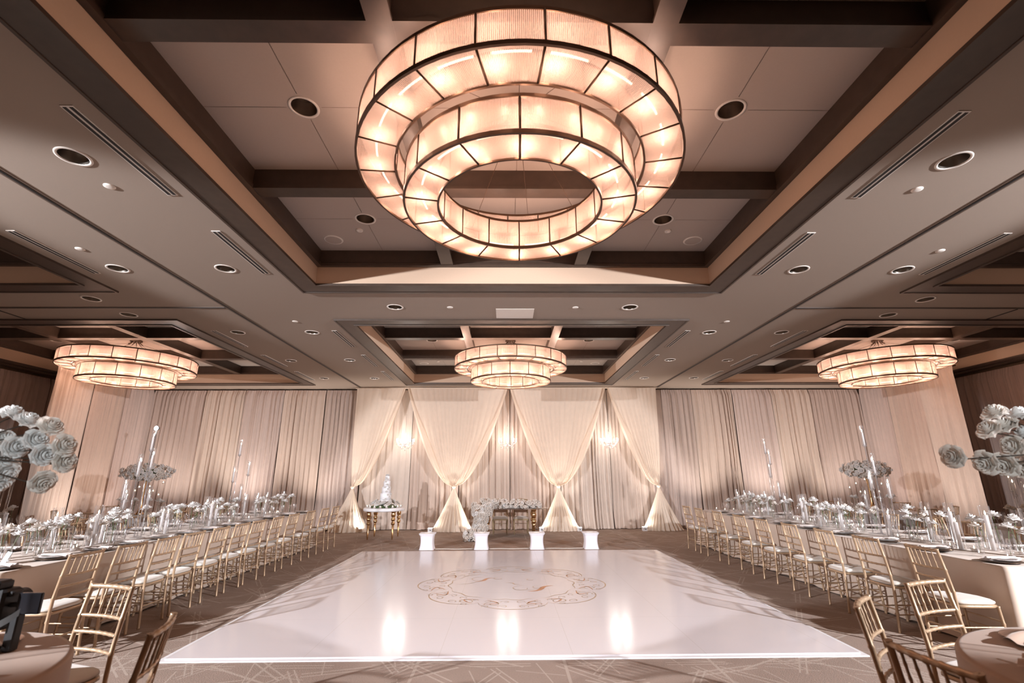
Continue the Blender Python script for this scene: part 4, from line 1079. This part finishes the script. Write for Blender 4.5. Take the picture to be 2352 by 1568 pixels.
# ------------------------------------------------------------------ cake table
cx, cy = -3.27, 13.55
t = empty('cake_table', (cx, cy, 0))
MB().lathe([(0,.685),(.50,.685),(.535,.695),(.545,.72),(.535,.765),(.52,.772),(0,.772)], 56).obj('round_top', M['white'], t)
leg = [(.012,0),(.018,.01),(.014,.03),(.022,.05),(.022,.06),(.030,.34),(.026,.345),(.045,.365),(.052,.40),(.040,.43),(.028,.44),(.045,.46),(.055,.495),(.045,.53),(.030,.54),(.050,.56),(.060,.60),(.052,.64),(.05,.66),(.07,.675),(.07,.685)]
for dx in (-.32, .32):
    for dy in (-.30, .38): MB().lathe(leg, 20, (dx, dy, 0)).obj('turned_leg', M['brass'], t)
tag(t, 'round white cake table on four turned gold legs', 'table')
ck = empty('wedding_cake', (cx, cy, .774))
zt = 0
R5 = random.Random(5)
for i, (rr, hh, off) in enumerate(((.17,.19,.0),(.145,.175,.012),(.118,.165,.02),(.092,.155,.028),(.065,.13,.036))):
    MB().lathe([(0,zt),(rr,zt),(rr,zt+hh-.008),(rr-.008,zt+hh),(0,zt+hh)], 40, (off,0,0)).obj('cake_tier', M['cake'], ck)
    nb = int(6-i*.7)
    for j in range(nb):
        a = -PI/2+1.0-.2*i+ (j-nb/2)*.34; z = zt+hh*R5.random(); b_ = .035
        bloom(rose_tiny, ck, (off+(rr+.012)*math.cos(a), (rr+.012)*math.sin(a), z), b_, (math.cos(a), math.sin(a), .25), R5, 'sugar_flower')
    zt += hh
for j in range(6): bloom(rose_tiny, ck, (.036+.035*math.cos(j), .035*math.sin(j), zt+.012+.02*(j % 2)), .036, (math.cos(j)*.5, math.sin(j)*.5, 1), R5, 'sugar_flower')
tag(ck, 'tall five-tier white wedding cake with cascading blossoms on the white table', 'cake')
wr = empty('cake_flower_ring', (cx, cy, .774))
for j in range(64):
    a = 2*PI*j/64*3+.1; q = .24+.17*((j*37) % 64)/64; z = .05+.11*(1-(q-.24)/.2)+.03*R5.random()
    bloom(rose_tiny if j % 5 else rose_tinyc, wr, (q*math.cos(a), q*math.sin(a), z), .046, (math.cos(a), math.sin(a), 1.1), R5)
MB().lathe([(.19,.0),(.38,.0),(.34,.04),(.24,.07),(.20,.06)], 30).obj('foliage', M['leaf'], wr)
tag(wr, 'low ring of white roses around the foot of the wedding cake', 'flower arrangement')
for j in range(9):
    a = PI+.15+(PI-.3)*j/8
    votive.place((cx+.455*math.cos(a), cy+.455*math.sin(a), .774), label='votive candle on the rim of the white cake table', group='votives on the cake table')

# ------------------------------------------------------------------ sweetheart table
sx, sy = .13, 13.75
t = empty('sweetheart_table', (sx, sy, 0))
top = MB()
def oval(u, v):
    a = 2*PI*u; c, s_ = math.cos(a), math.sin(a); e_ = 2.6; q = (abs(c)**e_+abs(s_)**e_)**(-1/e_); return (1.02*q*c*v, .48*q*s_*v, 0)
def ov(z, f, n=56): return [(oval(k_/n, f)[0], oval(k_/n, f)[1], z) for k_ in range(n)]
vs = []; st = [(.715, .0), (.715, .97), (.722, 1), (.74, 1), (.745, .98), (.745, 0)]
for z, f in st: vs += ov(z, f)
top.add(vs, [(j*56+k_, j*56+(k_+1) % 56, (j+1)*56+(k_+1) % 56, (j+1)*56+k_) for j in range(5) for k_ in range(56)]).obj('mirrored_top', M['mirror'], t)
leg2 = [(.028,0),(.030,.28),(.045,.30),(.045,.33),(.034,.345),(.056,.37),(.065,.41),(.055,.45),(.038,.47),(.058,.50),(.070,.56),(.062,.62),(.045,.64),(.06,.66),(.075,.68),(.075,.715)]
for dx in (-.62, .62):
    for dy in (-.26, .26): MB().lathe(leg2, 20, (dx, dy, 0)).obj('turned_leg', M['brass'], t)
tag(t, 'mirrored oval sweetheart table with turned gold legs under the flowers', 'table')
def make_side_chair():
    r = empty('upholstered_chair')
    for s_ in (-1, 1):
        MB().tube([(s_*.19,-.19,0),(s_*.205,-.19,.40)], [.012,.021], 8).obj('front_leg', M['stoolwood'], r)
        MB().tube([(s_*.18,.23,0),(s_*.19,.19,.42),(s_*.19,.23,.92)], [.012,.019,.015], 8).obj('back_post', M['stoolwood'], r)
    MB().box(-.215,-.20,.375,.215,.20,.415).obj('seat_rail', M['stoolwood'], r)
    def cu(u, v):
        x = (u-.5)*2; y = (v-.5)*2; z = .418+.055*(1-x**6)*(1-y**6); return (x*.225, y*.215, z)
    MB().grid(cu, 16, 16).obj('seat_pad', M['stool'], r)
    MB().tube([(-.19,.23,.90),(0,.245,.93),(.19,.23,.90)], .016, 8).obj('crest_rail', M['stoolwood'], r)
    MB().box(-.175,.215,.56,.175,.24,.84).obj('back_pad', M['stool'], r)
    MB().tube([(-.19,.20,.26),(.19,.20,.26)], .008, 6).obj('stretcher', M['stoolwood'], r)
    return tag(r, cat='chair')
K = Kind(make_side_chair())
for x, w in ((-.16, 'left'), (.43, 'right')): K.place((x, 14.33, 0), label='%s taupe padded chair tucked behind the sweetheart table' % w, group='sweetheart table chairs')
# flower runner: along the table front, spilling down at the left to the floor
R6 = random.Random(8)
gr = empty('flower_garland', (sx, sy-.2, 0)); pts = []
for j in range(150):
    x = -.78+1.56*R6.random()**1.0; zz = R6.random(); y = -.26+.30*R6.random(); pts.append((x, y, .785+.20*zz*(1-.35*(x+.78)/1.56), (0, -.7, .7)))
for j in range(170):
    q = R6.random(); z = .04+.84*q; w = .21+.02*math.sin(z*9)+(.07 if z > .6 else 0); xc = -.74-.10*(1-q)**1.5
    a = R6.uniform(-PI, 0); pts.append((xc+w*math.cos(a)*.95, -.40+.20*math.sin(a)*1.0-.05*(1-q), z, (math.cos(a), math.sin(a)-.3, .25)))
for j in range(60):
    x = -1.18+.42*R6.random(); z = .04+.26*R6.random()*(1-abs(x+.95)*1.2); pts.append((x, -.62-.22*R6.random(), max(.045, z), (R6.uniform(-.5,.5), -.7, .7)))
pts.sort(key=lambda p: p[1])
rest = MB()
tm = [rose_mb(1.0, 25+i, 3, .95, 3, 3) for i in range(2)]
for i, (x, y, z, d) in enumerate(pts):
    rr = .057*R6.uniform(.85, 1.15)
    if i % 4 == 0 and i//4 < 95: bloom(rose_tiny if R6.random() < .7 else rose_tinyc, gr, (x, y, z), rr, d, R6)
    else: rest.put(tm[i % 2], Matrix.Translation((x, y, z)) @ Vector(d).to_track_quat('Z', 'Y').to_matrix().to_4x4() @ Matrix.Scale(rr, 4))
tag(rest.obj('small_roses', M['petal2'], gr), kind='stuff')
fo = MB().box(-.74,-.12,.75,.70,.02,.82)
def core(u, v):
    a = 2*PI*u; z = .03+.8*v; return (-.74-.10*(1-v)**1.5+(.13*math.cos(a)), -.36+.09*math.sin(a), z)
fo.grid(core, 14, 8, closeu=True); fo.obj('flower_foam_core', M['petal2'], gr)
tag(gr, 'dense white rose garland covering the sweetheart table and spilling to the carpet at its left', 'flower arrangement')

# light stand behind the left tables
ls = empty('light_stand', (-9.35, 13.0, 0))
MB().tube([(0,0,.35),(0,0,2.78)], .016, 8).obj('pole', M['gear'], ls)
for i in range(3):
    a = 2*PI*i/3; MB().tube([(0,0,.55),(.42*math.cos(a),.42*math.sin(a),.012)], .010, 6).obj('leg', M['gear'], ls)
MB().lathe([(0,0),(.05,0),(.07,.06),(.065,.06)], 18, (0,0,0)).obj('lamp_head', M['gear'], ls).matrix_local = Matrix.Translation((0,.02,2.84)) @ Matrix.Rotation(PI/2, 4, 'X')
MB().lathe([(0,0),(.055,0)], 18).obj('lamp_face', emit('stand_lamp_light', (1,.96,.94), 120), ls).matrix_local = Matrix.Translation((0,-.042,2.84)) @ Matrix.Rotation(PI/2, 4, 'X')
tag(ls, 'black lighting stand with a glaring white lamp behind the left tables', 'light stand')

# ------------------------------------------------------------------ lights behind the camera
for s in (-1, 1):
    spot((A+s*8.3, -.6, 3.4), (A+s*1.7, 8.8, .2), 5800, (.95, .95, 1.0), math.radians(56), .16, .08)
    for x, p in ((5.9, 260), (8.0, 330), (10.2, 230)):       # unseen floor lights added to wash the back drapes
        spot((A+s*x, 14.0, .2), (A+s*x, 15.55, 3.3), p*1.15, (1, .92, .86), math.radians(84), 1.0, .08)
    for x, y, p in ((10.2, 14.2, 120), (9.9, 12.4, 120)):
        spot((A+s*x, y, .2), (A+s*11.3, y, 2.4), p, (1, .84, .76), math.radians(100), 1.0, .08)
    spot((A+s*.9, -1.2, 2.3), (A+s*2.72, 2.5, 1.78), 420, (.84, .95, 1.0), math.radians(15), .5, .05)  # narrow spot added to brighten the near roses, no fixture behind it

# ------------------------------------------------------------------ world, camera
w = bpy.data.worlds.new('world'); sc.world = w; w.use_nodes = True
w.node_tree.nodes['Background'].inputs[0].default_value = (.5,.4,.35,1); w.node_tree.nodes['Background'].inputs[1].default_value = .02
F_, TH_, YAW, ROLL = 1089.3, .2742, .0136, -.004
cam = bpy.data.cameras.new('camera'); cam.sensor_width = 36; cam.lens = 36*F_/2352; cam.clip_start = .05; cam.clip_end = 100
co = bpy.data.objects.new('camera', cam); C.objects.link(co)
def rayd(x, y):
    c, s_ = math.cos(ROLL), math.sin(ROLL); x, y = c*x-s_*y, s_*x+c*y
    ct, st_ = math.cos(TH_), math.sin(TH_); d = (x, ct-y*st_, st_+y*ct); cy_, sy_ = math.cos(YAW), math.sin(YAW)
    return Vector((cy_*d[0]+sy_*d[1], -sy_*d[0]+cy_*d[1], d[2]))
fw = rayd(0, 0); rt = rayd(1, 0)-fw; up = rayd(0, 1)-fw
m = Matrix((rt, up, -fw)).transposed().to_4x4(); m.translation = (0, 0, 1.6); co.matrix_world = m
cam.dof.use_dof = True; cam.dof.focus_distance = 9.0; cam.dof.aperture_fstop = 2.0
sc.camera = co
sc.view_settings.view_transform = 'Standard'; sc.view_settings.look = 'None'; sc.view_settings.gamma = 1; sc.view_settings.use_curve_mapping = False
sc.view_settings.exposure = 0.12
sc.cycles.transparent_max_bounces = 40
sc.cycles.max_bounces = 7
sc.cycles.diffuse_bounces = 4
sc.cycles.sample_clamp_indirect = 4
sc.cycles.caustics_reflective = False; sc.cycles.caustics_refractive = False
